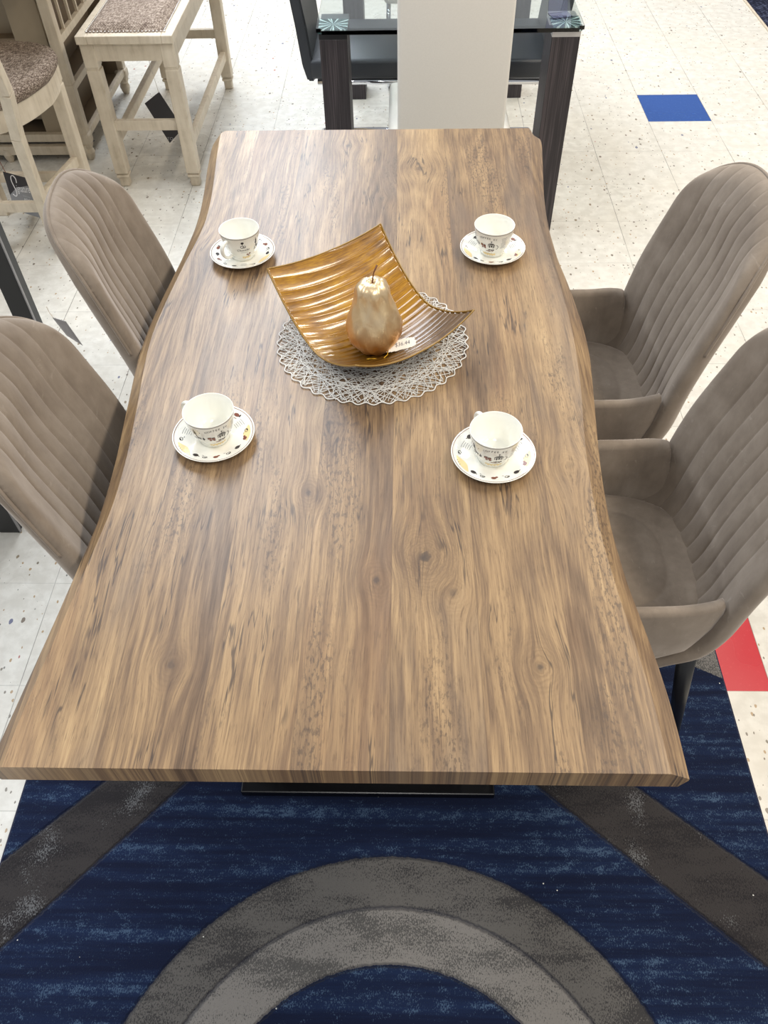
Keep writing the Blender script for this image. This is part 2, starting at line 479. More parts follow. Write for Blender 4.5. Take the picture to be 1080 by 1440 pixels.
M = {}
M['floor'] = mat_floor()
TB = (-.08, 1.30, 0.0)
M['wood'] = mat_wood(TB)
M['velvet'] = mat_velvet()
M['cream'] = mat_cream()
M['creamdark'] = plain('dark_umber', srgb(120, 104, 84), .6, nz=.06, nscale=6)  # darker brown for the island shelves and rear panel
M['greige'] = plain('greige_panel_paint', srgb(150, 136, 114), .55, nz=.05, nscale=8)
M['tweed'] = mat_weave('grey_brown_tweed', srgb(66, 54, 46), srgb(118, 103, 90), srgb(172, 158, 144))
M['linen'] = mat_weave('taupe_chenille', srgb(92, 78, 70), srgb(134, 119, 106), srgb(178, 164, 150), .7)
M['blackmetal'] = plain('black_powder_coat', srgb(20, 20, 23), .38, 0, .6, nz=.03)
M['pedestal'] = plain('black_steel', srgb(14, 14, 18), .3, .3, .6)
M['darkwood'] = mat_darkwood()
M['chrome'] = plain('polished_chrome', srgb(215, 216, 220), .08, 1, nz=.0)
M['blackleather'] = plain('black_faux_leather', srgb(46, 49, 54), .42, 0, .5, nz=.04, nscale=300, bump=.08)
M['whiteleather'] = plain('off_white_faux_leather', srgb(218, 213, 204), .45, 0, .5, nz=.015, nscale=200, bump=.05)
M['porcelain'] = plain('glazed_white_porcelain', srgb(238, 237, 228), .08, 0, .5, nz=.0, coat=.4)
M['ink'] = plain('black_print', srgb(44, 38, 40), .25, nz=0)
M['inkbrown'] = plain('brown_print', srgb(126, 74, 58), .25, nz=0)
M['inkgrey'] = plain('grey_print', srgb(120, 120, 126), .25, nz=0)
M['inkyellow'] = plain('yellow_print', srgb(240, 214, 158), .25, nz=.03, nscale=80)
M['rim'] = plain('grey_rim_line', srgb(128, 124, 122), .25, nz=0)
M['paper'] = plain('white_paper_cord', srgb(226, 224, 218), .7, nz=.03, nscale=90)
M['card'] = plain('white_card', srgb(236, 230, 220), .6, nz=.01)
M['amber'] = mat_amber()
M['amberedge'] = plain('worn_gilt_edge', srgb(150, 118, 60), .35, .3, nz=.06, nscale=60)
M['pear'] = mat_goldpear()
M['stem'] = plain('brown_stem', srgb(112, 66, 38), .5)
M['gold'] = plain('gold_thread', srgb(206, 160, 40), .35, .6)
M['tagblack'] = plain('black_card', srgb(46, 44, 48), .45, nz=.01)
M['taggrey'] = plain('grey_card', srgb(132, 133, 136), .45, nz=.01)
M['tagwhite'] = plain('white_ink', srgb(222, 222, 224), .5, nz=0)
M['tagmid'] = plain('pale_grey_ink', srgb(168, 170, 172), .5, nz=0)
M['nail'] = plain('pewter_nailhead', srgb(205, 200, 195), .25, .9, nz=0)
M['glass'] = mat_glass('pale_green_table_glass', (.86, .93, .92, 1))
M['acrylic'] = mat_glass('lilac_acrylic', (.78, .78, .97, 1))
M['caplight'] = plain('brushed_steel_cap', srgb(190, 186, 184), .4, .3)
M['edgehighlight'] = plain('painted_edge_highlight', srgb(150, 148, 150), .35, .6)  # pale grey that paints the highlight along black leg edges

# ------------------------------------------------------------------ floor and rug
bm = bmesh.new(); box(bm, (0, 3.4, -.02), (12, 12, .04))
floor = obj('floor', bm, M['floor']); tag(floor, kind='structure')

RB = (-.035, -.05, 0.0)
rug_mat = mat_rug((-.021, -.05), (((.739, .483), (.527, .657)), ((.693, .324), (.295, .628 + .04))),
                  (((-.664, .667), (-.847, .487)), ((-.474, .664 + .01), (-.793, .326))), RB)
# orientation: line(p,q) positive on the left of p->q
rug = thing('area_rug', 'navy blue pile area rug with grey rings and charcoal bands under the wooden table', 'rug', RB)
bm = bmesh.new()
x0, x1, y0, y1 = -.8455, .7755, -1.25, 1.15
box(bm, ((x0 + x1) / 2 - RB[0], (y0 + y1) / 2 - RB[1], .005), (x1 - x0, y1 - y0, .010), bev=.003)
obj('pile', bm, rug_mat, rug)
bm = bmesh.new()
pts = [(x0, y0), (x1, y0), (x1, y1), (x0, y1)]
tube(bm, [(a - RB[0], b - RB[1], .0045) for a, b in pts], .0042, 8, closed=True)
M['binding'] = plain('navy_edge_binding', srgb(22, 26, 54), .8, nz=.06, nscale=200)
obj('edge_binding', bm, M['binding'], rug, True)

bm = bmesh.new()
box(bm, (.85, .95, .004), (1.7, 1.9, .008), bev=.002)
M['navyrug'] = mat_weave('speckled_navy_carpet', srgb(16, 18, 34), srgb(26, 30, 48), srgb(70, 76, 98), .25)
far_rug = thing('area_rug', 'dark navy speckled rug with pale edge in the far right corner', 'rug', (2.112, 5.04 - .0, 0))
obj('pile', bm, M['navyrug'], far_rug)
bm = bmesh.new(); box(bm, (-.006, .95, .004), (.012, 1.9, .009), bev=.002); box(bm, (.85, -.006, .004), (1.72, .012, .009), bev=.002)
obj('edge_binding', bm, M['cream'], far_rug)

# ------------------------------------------------------------------ live-edge dining table
table = thing('dining_table', 'long wooden dining table with wavy live edges and black steel base', 'table', TB)
inL = [(2.198, -.504), (2.106, -.498), (2.007, -.489), (1.903, -.479), (1.812, -.472), (1.72, -.470), (1.643, -.476), (1.567, -.486), (1.49, -.494), (1.403, -.502), (1.315, -.508), (1.256, -.507), (1.193, -.503), (1.105, -.494), (1.037, -.488), (.977, -.483), (.911, -.480), (.859, -.479), (.813, -.481), (.781, -.484), (.664, -.495), (.566, -.505), (.462, -.515), (.397, -.518), (.380, -.519)]
inR = [(2.198, .348), (2.10, .340), (2.001, .332), (1.90, .322), (1.808, .318), (1.70, .318), (1.60, .324), (1.469, .334), (1.368, .338), (1.286, .339), (1.20, .336), (1.120, .331), (1.04, .323), (.957, .316), (.86, .313), (.766, .314), (.662, .322), (.58, .331), (.50, .338), (.395, .341), (.380, .341)]
outL = [(2.198, -.512), (2.188, -.521), (2.113, -.522), (1.998, -.514), (1.906, -.505), (1.805, -.498), (1.718, -.497), (1.589, -.505), (1.43, -.521), (1.346, -.527), (1.27, -.529), (1.213, -.527), (1.127, -.520), (1.05, -.514), (.967, -.507), (.899, -.504), (.838, -.503), (.799, -.504), (.733, -.510), (.612, -.521), (.507, -.532), (.428, -.540), (.380, -.543)]
outR = [(2.198, .362), (2.188, .372), (2.15, .374), (2.018, .362), (1.881, .349), (1.781, .343), (1.695, .342), (1.577, .347), (1.50, .356), (1.426, .362), (1.355, .367), (1.289, .369), (1.231, .367), (1.141, .359), (1.012, .347), (.924, .340), (.84, .337), (.795, .337), (.698, .343), (.611, .355), (.543, .363), (.482, .367), (.430, .368), (.380, .368)]
for L in (inL, inR, outL, outR): L.reverse()
NY = 110
ys = [.394 + (2.198 - .394) * i / NY for i in range(NY + 1)]
def sm(tab, y):
    s = 0; w = 0
    for k in (-2, -1, 0, 1, 2):
        yy = min(2.198, max(.394, y + k * .012)); s += lerp_tab(tab, yy); w += 1
    return s / w
bm = bmesh.new()
rows = []
Nx = 10
for y in ys:
    li, ri, lo, ro = sm(inL, y), sm(inR, y), sm(outL, y), sm(outR, y)
    # far corners are cut off round
    c = smooth01(2.15, 2.198, y) ** 2
    lo += c * .02; ro -= c * .022; li = max(li, lo + .002); ri = min(ri, ro - .002)
    prof = [(li + (ri - li) * k / Nx, .760) for k in range(Nx + 1)]
    prof += [(ro, .744), (ro + .0005, .739), (ro - .008, .718)]
    prof += [(lo + .008, .718), (lo - .0005, .739), (lo, .744)]
    rows.append([bm.verts.new((a - TB[0], y - TB[1], b)) for a, b in prof])
n_ = len(rows[0])
for A, B in zip(rows[:-1], rows[1:]):
    for k in range(n_):
        bm.faces.new((A[k], A[(k + 1) % n_], B[(k + 1) % n_], B[k]))
bm.faces.new(rows[0]); bm.faces.new(rows[-1][::-1])
top = obj('tabletop', bm, M['wood'], table)
auto_smooth(top, 25)
# steel base: two rectangular frames with floor plates, and a beam
for (yy, nm) in ((.66, 'n'), (1.94, 'f')):
    bm = bmesh.new()
    cx = -.076 - TB[0]; ly = yy - TB[1]
    box(bm, (cx, ly + .012, .021), (.556, .075, .022), bev=.003)
    for sx in (-1, 1): box(bm, (cx + sx * .235, ly + .03, .375), (.07, .05, .69), bev=.004)
    box(bm, (cx, ly + .04, .37), (.42, .012, .68), bev=.002)
    box(bm, (cx, ly + .03, .712), (.60, .08, .018), bev=.002)
    obj('leg', bm, M['pedestal'], table)
bm = bmesh.new(); box(bm, (-.076 - TB[0], 0.0, .66), (.05, 1.24, .05), bev=.004)
obj('crossbeam', bm, M['pedestal'], table)

# ------------------------------------------------------------------ velvet bucket chairs
def sup(phi, n):     # superellipse unit point
    c, s = math.cos(phi), math.sin(phi)
    return (abs(c) ** (2 / n)) * (1 if c >= 0 else -1), (abs(s) ** (2 / n)) * (1 if s >= 0 else -1)

def make_chair(label):
    t = thing('dining_chair', label, 'chair')
    HW = .216
    edge = [(.36, .10), (.42, .150), (.46, .192), (.50, .214), (.54, .222), (.61, .229), (.70, .246), (.78, .268), (.86, .291), (.92, .309), (.98, .323)]
    # --- backrest
    bm = bmesh.new()
    NA, NH = 240, 84; TH = .050
    def ztop(a): return .983 - .165 * (1 - (1 - min(1, abs(a)) ** 2.5) ** (1 / 2.5))
    def halfw(z): return HW * (.90 + .09 * smooth01(.39, .48, z)) * (1 - .07 * smooth01(.66, .95, z))
    def xb(a, z):       # mid surface
        wrap = .046 * (1 - abs(a) ** 2.4) * (1 - .35 * smooth01(.80, .97, z))
        ez = sum(lerp_tab(edge, z + k * .012) for k in (-3, -2, -1, 0, 1, 2, 3)) / 7
        return ez + wrap + .022 * smooth01(.88, .985, z) ** 1.5 - .002
    front = []; rear = []
    for i in range(NA + 1):
        a = -1 + 2 * i / NA
        zt = ztop(a); f_, r_ = [], []
        for j in range(NH + 1):
            h = j / NH; h = 1 - (1 - h) ** 1.35
            z = .40 + (zt - .40) * h
            e = max(abs(a) ** 1.0, 0)
            ea = abs(a); eh = 1 - (1 - h) * (zt - .40) / .20 if (1 - h) * (zt - .40) < .20 else 0
            ee = max(0.0, 1 - ((1 - ea) * HW / .030)) ; eh2 = max(0.0, 1 - ((zt - z) / .034))
            rr = max(0.0, 1 - min(1, (ee ** 2 + eh2 ** 2))) ** .5
            y = a * halfw(z)
            xm = xb(a, z)
            # stitched channels
            ch = 0
            yc = y / halfw(z) * HW
            if abs(yc) < .161:
                ch = .0062 * (abs(math.sin(PI * (yc - .020) / .040)) ** .30) - .0062
                fade = 1 - smooth01(.972 - .05, .972 + .01, z) * .3
                ch *= fade
            else:
                ch = 0.0 * ee
            f_.append(bm.verts.new((xm - TH * .5 * rr - ch * -1.0 * (1 if rr > .2 else rr), y, z)) if False else bm.verts.new((xm - TH * .5 * rr - ch * (rr ** .5), y, z)))
            r_.append(bm.verts.new((xm + TH * .5 * rr, y, z)))
        front.append(f_); rear.append(r_)
    for i in range(NA):
        for j in range(NH):
            bm.faces.new((front[i][j], front[i + 1][j], front[i + 1][j + 1], front[i][j + 1]))
            bm.faces.new((rear[i][j], rear[i][j + 1], rear[i + 1][j + 1], rear[i + 1][j]))
    for i in range(NA): bm.faces.new((front[i][0], rear[i][0], rear[i + 1][0], front[i + 1][0]))
    bmesh.ops.remove_doubles(bm, verts=bm.verts[:], dist=.00005)
    back = obj('backrest', bm, M['velvet'], t, True)
    # piping on the rear rim
    bm = bmesh.new(); pp = []
    for k in range(0, 121):
        u = -1 + 2 * k / 120
        pp.append(None)
    pth = []
    for z in [.74 + i * (.815 - .74) / 14 for i in range(15)]: pth.append((xb(-1, z) + .003, -halfw(z), z))
    for k in range(1, 60):
        a = -math.cos(PI * k / 60); z = ztop(a)
        if z > .83: pth.append((xb(a, z) + .003, a * halfw(z), z))
    for z in [.815 - i * (.815 - .74) / 14 for i in range(15)]: pth.append((xb(1, z) + .003, halfw(z), z))
    tube(bm, pth, .0036, 6)
    obj('piping', bm, M['velvet'], back, True)
    # --- bucket shell with low arms
    bm = bmesh.new()
    def rimz(x): return .495 + .120 * smooth01(-.215, -.03, x) + .006 * smooth01(.12, .20, x) - .165 * smooth01(.206, .234, x)
    def plan(xf, xr, w, zf, n=7.0, N=160, cap=None):
        out = []; cx, hx = (xf + xr) / 2, (xr - xf) / 2
        for k in range(N):
            px, py = sup(2 * PI * k / N + .0001, n)
            x = cx + hx * px; y = w * py
            out.append((x, y, zf(x)))
        return out
    K = lambda c: (lambda x: c)
    lo = [plan(-.15, .10, .125, K(.392), 3.2), plan(-.185, .145, .160, K(.396), 3.4), plan(-.205, .178, .184, K(.410), 3.8), plan(-.215, .206, .198, K(.436), 4.5),
          plan(-.220, .228, .206, K(.470), 5.5),
          plan(-.222, .236, .209, lambda x: .470 + (rimz(x) - .470) * .5), plan(-.222, .240, .210, lambda x: rimz(x) - .010),
          plan(-.220, .240, .208, lambda x: rimz(x) - .002), plan(-.214, .240, .200, lambda x: rimz(x) + .001), plan(-.208, .238, .190, lambda x: rimz(x) - .003),
          plan(-.206, .235, .187, lambda x: rimz(x) - .012), plan(-.204, .228, .183, lambda x: .455 + (rimz(x) - .455) * .45), plan(-.200, .215, .180, K(.452))]
    loft(bm, lo)
    shell = obj('arm_shell', bm, M['velvet'], t, True)
    # --- seat cushion
    bm = bmesh.new()
    def cush(sc, z, dome=0):
        out = []; N = 80
        for k in range(N):
            px, py = sup(2 * PI * k / N, 2.9)
            out.append((.012 + .246 * sc * px, .178 * sc * py, z))
        return out
    L = [cush(.93, .43), cush(.985, .45), cush(1.0, .472), cush(.985, .486), cush(.95, .4935), cush(.88, .4975), cush(.76, .4995), cush(.70, .5000), cush(.685, .4975), cush(.672, .5003), cush(.60, .5018), cush(.45, .503), cush(.3, .504), cush(.12, .5045)]
    loft(bm, L)
    obj('seat_cushion', bm, M['velvet'], t, True)
    # --- legs
    for sx, sy in ((1, 1), (1, -1), (-1, 1), (-1, -1)):
        bm = bmesh.new()
        if sx > 0: a, b = (.205, sy * .158, .445), (.282, sy * .172, 0)
        else: a, b = (-.130, sy * .135, .405), (-.215, sy * .175, 0)
        tube(bm, [a, b], [.0195, .0115], 20)
        obj('leg', bm, M['blackmetal'], t, True)
    return t

CX = .33
chair0 = make_chair('taupe velvet bucket chair right of the table, nearer one, beside the red tile')
chair0['group'] = None
del chair0['group']
chair0.location = (CX, .930, 0); chair0.rotation_euler = (0, 0, .03)
G = 'taupe velvet dining chairs'
chair0['group'] = G
clone(chair0, (CX, 1.448, 0), .03, 'taupe velvet bucket chair right of the table, farther one, seat and both arms visible', G)
chairLF = clone(chair0, (-.312, 1.490, 0), PI + .10, 'taupe velvet bucket chair left of the table, farther one, below the cream bench', G)
chairLN = clone(chair0, (-.313, .984, 0), PI + .10, 'taupe velvet bucket chair left of the table, nearer one, with a grey tag behind', G)

# tag hanging behind the near-left chair
t = thing('hang_tag', 'thin grey hang tag on a string behind the nearer left velvet chair', 'tag', (-.612, 1.178, 0))
bm = bmesh.new()
vs = [(-.014, -.018, .899), (.004, -.012, .886), (.018, -.012, .832), (.0, -.020, .861)]
f = [bm.verts.new(v) for v in vs] + [bm.verts.new((v[0], v[1] + .0012, v[2])) for v in vs]
for q in ((0, 1, 2, 3), (7, 6, 5, 4), (0, 4, 5, 1), (1, 5, 6, 2), (2, 6, 7, 3), (3, 7, 4, 0)): bm.faces.new([f[i] for i in q])
obj('card', bm, M['taggrey'], t)
bm = bmesh.new(); tube(bm, [(-.013, -.017, .899), (-.016, -.018, .912), (-.016, -.019, .924)], .0008, 6)
obj('string', bm, M['card'], t)

# ------------------------------------------------------------------ cups and saucers
CUP_R = [(0, .026), (.006, .026), (.009, .0262), (.016, .0315), (.028, .0365), (.042, .0400), (.054, .0422), (.0645, .0438)]
def cup_r(z): return lerp_tab([(a, b) for a, b in CUP_R], z)
def wrap_tris(bm, tris, th0, z0, mi, off=.0003, sx=1.0, arc=0.0):
    """place flat triangles (metres) on the cup wall, th0 = angle of origin"""
    for tri in tris:
        vs = []
        for (u, v) in tri:
            if z0 == 0: u *= 1.22; v = .034 + (v - .034) * 1.16
            z = z0 + v - arc * (u / .02) ** 2
            r = cup_r(z) + off
            th = th0 + u * sx / .040
            vs.append(bm.verts.new((r * math.cos(th), r * math.sin(th), z)))
        f = bm.faces.new(vs); f.material_index = mi
def rect(x, y, w, h, ang=0, nseg=1):
    out = []
    c, s = math.cos(ang), math.sin(ang)
    for i in range(nseg):
        a, b = x + w * (i / nseg - .5), x + w * ((i + 1) / nseg - .5)
        q = [(a - x, -h / 2), (b - x, -h / 2), (b - x, h / 2), (a - x, h / 2)]
        q = [(x + u * c - v * s, y + u * s + v * c) for u, v in q]
        out += [[q[0], q[1], q[2]], [q[0], q[2], q[3]]]
    return out
def blob(x, y, rx, ry, n=10, ang=0, wob=0, a0=0, a1=2 * PI):
    c, s = math.cos(ang), math.sin(ang); P = []
    for k in range(n + 1):
        a = a0 + (a1 - a0) * k / n; q = 1 + wob * math.sin(a * 5 + x * 900)
        u, v = rx * q * math.cos(a), ry * q * math.sin(a); P.append((x + u * c - v * s, y + u * s + v * c))
    return [[(x, y), P[k], P[k + 1]] for k in range(n)]
def ringt(x, y, r, w, n=12, a0=0, a1=2 * PI, ry=None):
    ry = ry or r; out = []
    for k in range(n):
        a, b = a0 + (a1 - a0) * k / n, a0 + (a1 - a0) * (k + 1) / n
        p = [(x + r * math.cos(a), y + ry * math.sin(a)), (x + r * math.cos(b), y + ry * math.sin(b)),
             (x + (r - w) * math.cos(b), y + (ry - w) * math.sin(b)), (x + (r - w) * math.cos(a), y + (ry - w) * math.sin(a))]
        out += [[p[0], p[1], p[2]], [p[0], p[2], p[3]]]
    return out

def make_cup(label):
    t = thing('teacup', label, 'cup')
    bm = bmesh.new()
    prof = [(0, .002), (.022, .002), (.024, .0), (.026, .0), (.026, .006), (.0262, .009)] + [(r, z) for z, r in CUP_R[3:]] + \
           [(.0441, .0655), (.0436, .0662), (.0428, .0655), (.0405, .050), (.0375, .034), (.0330, .020), (.0270, .012), (.015, .0095), (0, .009)]
    lathe(bm, prof, 72)
    body = obj('cup_body', bm, M['porcelain'], t, True)
    bm = bmesh.new(); pts = []
    for k in range(17):
        a = -PI / 2 * 1.05 + PI * 1.1 * k / 16
        pts.append((.0418 + .0036 * math.sin(a) + .0215 * max(0, math.cos(a)) ** .85, 0, .038 + .0195 * math.sin(a)))
    pts[0] = (.0365, 0, .020); pts[-1] = (.0455, 0, .0570)
    tube(bm, pts, [.0034] * len(pts), 12)
    for v in bm.verts: v.co.y *= 1.35
    obj('handle', bm, M['porcelain'], t, True)
    bm = bmesh.new()   # rim line
    N = 72
    for k in range(N):
        a, b = 2 * PI * k / N, 2 * PI * (k + 1) / N; q = []
        for (r, z) in ((cup_r(.0625) + .0003, .0625), (cup_r(.0637) + .0003, .0637)):
            q.append([(r * math.cos(w), r * math.sin(w), z) for w in (a, b)])
        bm.faces.new([bm.verts.new(p) for p in (q[0][0], q[0][1], q[1][1], q[1][0])])
    obj('rim_line', bm, M['rim'], t)
    bm = bmesh.new(); T0 = math.radians(150)
    # COFFEE lettering over a press pot
    for i, chs in enumerate('COFFEE ET'):
        u = (i - 4) * .0044; up = -.00016 * (i - 4) ** 2
        if chs != ' ':
            tr = text_tris(chs, .0064, align='CENTER')
            wrap_tris(bm, [[(p[0] + u, p[1] + up) for p in q] for q in tr], T0 - .02, .0530, 0)
    pot = rect(.006, .030, .0125, .0008, nseg=3) + rect(.006, .0425, .013, .0012, nseg=3) + rect(0.0002, .036, .0009, .013) + rect(.0118, .036, .0009, .013) \
        + rect(.003, .0355, .0022, .0115) + rect(.0066, .035, .0028, .0125) + rect(.0098, .0355, .0015, .0115) + blob(.006, .0438, .0052, .0022, 8, a0=0, a1=PI) \
        + rect(.006, .0472, .0007, .005) + blob(.006, .0498, .0012, .0010, 8) + ringt(.0150, .037, .0042, .0009, 10, -PI / 2, PI / 2, .0052) + rect(.002, .0295, .002, .0018) + rect(.011, .0295, .002, .0018)
    wrap_tris(bm, [[(a, b - .004) for a, b in q] for q in pot], T0, 0, 0)
    beans = blob(-.0125, .0345, .0032, .0026, wob=.12) + blob(-.0072, .0335, .0030, .0026, wob=.12) + blob(-.0115, .0300, .0022, .0016, wob=.1) + blob(-.0060, .0296, .0022, .0016) \
        + blob(.0005, .0225, .0060, .0011, wob=.2) + blob(.0090, .0235, .0022, .0010, wob=.1)
    wrap_tris(bm, beans, T0, 0, 1)
    wrap_tris(bm, rect(-.0125, .0370, .0050, .0014) + rect(-.0070, .0362, .0044, .0012), T0, 0, 0)
    # small bottle, cups and dots left of the pot
    left = rect(-.0330, .046, .0026, .0070) + rect(-.0330, .051, .0012, .003) + blob(-.0330, .043, .0026, .0016) + blob(-.0300, .0340, .0022, .0022, wob=.1) + rect(-.0265, .0335, .0022, .0042) \
        + blob(-.0215, .0330, .0019, .0030) + rect(-.0212, .0372, .0008, .0018) + blob(-.024, .048, .0007, .0007, 6) + blob(-.029, .0535, .0005, .0005, 6) + blob(-.026, .0525, .0005, .0005, 6) + rect(-.0345, .0305, .0060, .0006)
    wrap_tris(bm, left, T0, 0, 0)
    # block of small writing to the right
    for k in range(7): wrap_tris(bm, rect(.0285, .051 - k * .0035, .0105 - (k % 3) * .0016, .0007, nseg=3), T0, 0, 2)
    # yellow patch along the foot
    yl = []
    for k in range(16):
        a = -.016 + .032 * k / 15; yl += rect(a, .0130 + .0012 * math.sin(k * 1.9), .0024, .0052)
    wrap_tris(bm, yl, T0, 0, 3, off=.0002)
    for k in range(7): wrap_tris(bm, rect(-.010 + k * .0032, .0145, .0009, .0016), T0, 0, 1, off=.0004)
    # chocolate pot motif near the handle
    T1 = math.radians(45)
    wrap_tris(bm, blob(0, .051, .0026, .0024) + rect(0, .0475, .0010, .003) + ringt(-.0015, .0425, .0030, .0009) + ringt(.0032, .0425, .0024, .0008) + rect(0.001, .0398, .008, .0008), T1, 0, 0)
    wrap_tris(bm, [[(p[0], p[1]) for p in q] for q in text_tris('Chocolat', .0078, shear=.3, align='CENTER')], T1, .0325, 0)
    wrap_tris(bm, rect(.002, .0290, .0140, .0005, nseg=3), T1, 0, 2)
    wrap_tris(bm, blob(.008, .0225, .0026, .0018, wob=.15) + blob(.013, .024, .0022, .0020, wob=.15) + blob(.011, .0195, .0020, .0014), T1, 0, 1)
    yl = []
    for k in range(9): yl += rect(-.002 + .018 * k / 8, .0150 + .0015 * math.sin(k * 2), .0028, .0060)
    wrap_tris(bm, yl, T1, 0, 3, off=.0002)
    T2 = math.radians(95)
    wrap_tris(bm, rect(0, .044, .0014, .010) + blob(0, .0375, .0014, .002) + rect(-.004, .032, .0012, .006) + blob(-.006, .050, .0007, .0007, 6), T2, 0, 0)
    obj('printed_motifs', bm, None, t, mats=[M['ink'], M['inkbrown'], M['inkgrey'], M['inkyellow']], recalc=False)
    return t

SP = [(0, .0042), (.020, .0042), (.0265, .0048), (.0285, .0062), (.034, .0072), (.050, .0108), (.064, .0150), (.0705, .0172), (.0718, .0178)]
def sauc_z(r): return lerp_tab(SP, r)
def make_saucer(label):
    t = thing('saucer', label, 'saucer')
    bm = bmesh.new()
    prof = SP + [(.0722, .0172), (.0712, .0160), (.064, .0128), (.050, .0080), (.034, .0040), (.030, .0012), (.0295, 0), (.0270, 0), (.0262, .0014), (0, .0014)]
    lathe(bm, prof, 96)
    obj('saucer_body', bm, M['porcelain'], t, True)
    bm = bmesh.new(); N = 96
    for k in range(N):
        a, b = 2 * PI * k / N, 2 * PI * (k + 1) / N
        q = [[(r * math.cos(w), r * math.sin(w), sauc_z(r) + .0003) for w in (a, b)] for r in (.0688, .0696)]
        bm.faces.new([bm.verts.new(p) for p in (q[0][0], q[0][1], q[1][1], q[1][0])])
    obj('rim_line', bm, M['inkbrown'], t)
    bm = bmesh.new()
    def put(tr, th, r, mi, rot=0, off=.00035):
        for q in tr:
            vs = []
            for (u, v) in q:
                if mi != 3: u *= 1.35; v *= 1.3
                # v outward from the centre, u along the circumference
                rr = r + v; aa = th + u / r
                vs.append(bm.verts.new((rr * math.cos(aa), rr * math.sin(aa), sauc_z(rr) + off)))
            bm.faces.new(vs).material_index = mi
    for (th, wd) in ((200, 36), (-18, 34)):       # yellow washes on the rim
        for k in range(18):
            a = math.radians(th - wd / 2 + wd * k / 17); dd = math.sin(PI * k / 17)
            put(rect(0, -.004 * dd, .0030, .003 + .010 * dd, nseg=1), a, .062, 3, off=.0002)
    rnd = random.Random(3)
    marks = [(225, 0), (243, 1), (262, 2), (285, 1), (305, 0), (330, 2), (350, 1), (15, 3), (35, 4), (58, 0), (80, 2), (105, 1), (128, 0), (150, 3), (172, 1), (195, 5)]
    for th, k in marks:
        a = math.radians(th)
        if k == 0: put(blob(0, 0, .0040, .0030, wob=.18) + rect(.0045, .0005, .003, .0010, .3), a, .056, 0)
        elif k == 1: put(ringt(0, 0, .0034, .0008, 12, ry=.0024) + blob(.001, .001, .0016, .0010), a, .057, 0); put(rect(-.004, -.003, .003, .0008, .4), a, .056, 2)
        elif k == 2: put(blob(0, 0, .0034, .0028, wob=.2) + blob(.0038, -.002, .0020, .0016), a, .057, 1)
        elif k == 3:
            for j in range(5): put(rect(0, .005 - j * .0028, .011 - (j % 2) * .002, .0005, nseg=2), a, .050, 2)
        elif k == 4: put(blob(0, .001, .0044, .0026, wob=.2) + rect(0, -.004, .007, .0007), a, .058, 1); put(rect(-.005, .002, .0018, .004), a, .058, 0)
        else:
            for j in range(3): put(blob(j * .004 - .004, .003, .0006, .0006, 6), a, .060, 0)
    obj('printed_motifs', bm, None, t, mats=[M['ink'], M['inkbrown'], M['inkgrey'], M['inkyellow']], recalc=False)
    return t

R = math.radians
places = [((-.333, .993), 147, 20, 'near left', 'beside the dark wood streak in front of the nearer left chair'),
          ((.154, .946), 116, 5, 'near right', 'right of the white placemat, nearest the camera'),
          ((-.359, 1.573), 240, 130, 'far left', 'at the far left, handle turned to the camera'),
          ((.198, 1.583), 98, 0, 'far right', 'at the far right beyond the amber platter, no handle in view')]
cup0 = make_cup('x'); sau0 = make_saucer('x')
cuplab = ['printed white teacup at the near left corner of the setting, handle behind its left rim',
          'printed white teacup nearest the camera, right of the placemat, handle tip behind its rim',
          'printed white teacup at the far left of the table, handle facing the camera',
          'printed white teacup at the far right of the table, handle hidden']
saulab = ['printed saucer with yellow wash under the near left teacup',
          'printed saucer with yellow wash nearest the camera, right of the placemat',
          'printed saucer under the far left teacup whose handle faces the camera',
          'printed saucer under the far right teacup beyond the amber platter']
for i, ((x, y), ha, sa, _, _) in enumerate(places):
    rs = R(sa)
    if i == 0:
        c, s = cup0, sau0
        c.location = (x, y, .7645); c.rotation_euler = (0, 0, R(ha)); c['label'] = cuplab[0]
        s.location = (x, y, .7602); s.rotation_euler = (0, 0, rs); s['label'] = saulab[0]
    else:
        c = clone(cup0, (x, y, .7645), R(ha), cuplab[i]); s = clone(sau0, (x, y, .7602), rs, saulab[i])
    c['group'] = 'printed teacups on the wooden table'; s['group'] = 'printed saucers on the wooden table'

# ------------------------------------------------------------------ placemat, platter, pear, price tag
PM = (-.061, 1.270, .7605)
mat_ = thing('round_placemat', 'round white open-weave paper cord placemat under the amber platter', 'placemat', PM)
bm = bmesh.new(); rr = random.Random(11)
def cordpt(a, r, z=.0016): return (r * math.cos(a), r * math.sin(a), z)
NL = 36
for layer in range(5):        # looping cord: long chords from rim to rim
    step = (.36, .29, .23, .42, .33)[layer]; ph = layer * .21
    for k in range(NL):
        a = 2 * PI * k / NL + ph + rr.uniform(-.02, .02); b = a + 2 * PI * step + rr.uniform(-.05, .05)
        r0 = .184 + rr.uniform(-.004, .002)
        p, q = Vector(cordpt(a, r0)), Vector(cordpt(b, .184 + rr.uniform(-.004, .002)))
        zz = .0008 + .0004 * layer
        tube(bm, [(p.x, p.y, zz), (q.x, q.y, zz + .0003)], .00072, 4, cap=False)
obj('woven_cords', bm, M['paper'], mat_, True)
bm = bmesh.new(); pts = []
for k in range(40 * 8):
    a = 2 * PI * k / (40 * 8); pts.append(cordpt(a, .1865 + .0035 * math.sin(40 * a), .0018))
tube(bm, pts, .0012, 6, closed=True)
pts = [cordpt(2 * PI * k / 160, .150 + .0015 * math.sin(23 * 2 * PI * k / 160), .0022) for k in range(160)]
tube(bm, pts, .0009, 5, closed=True)
obj('scalloped_rim', bm, M['paper'], mat_, True)

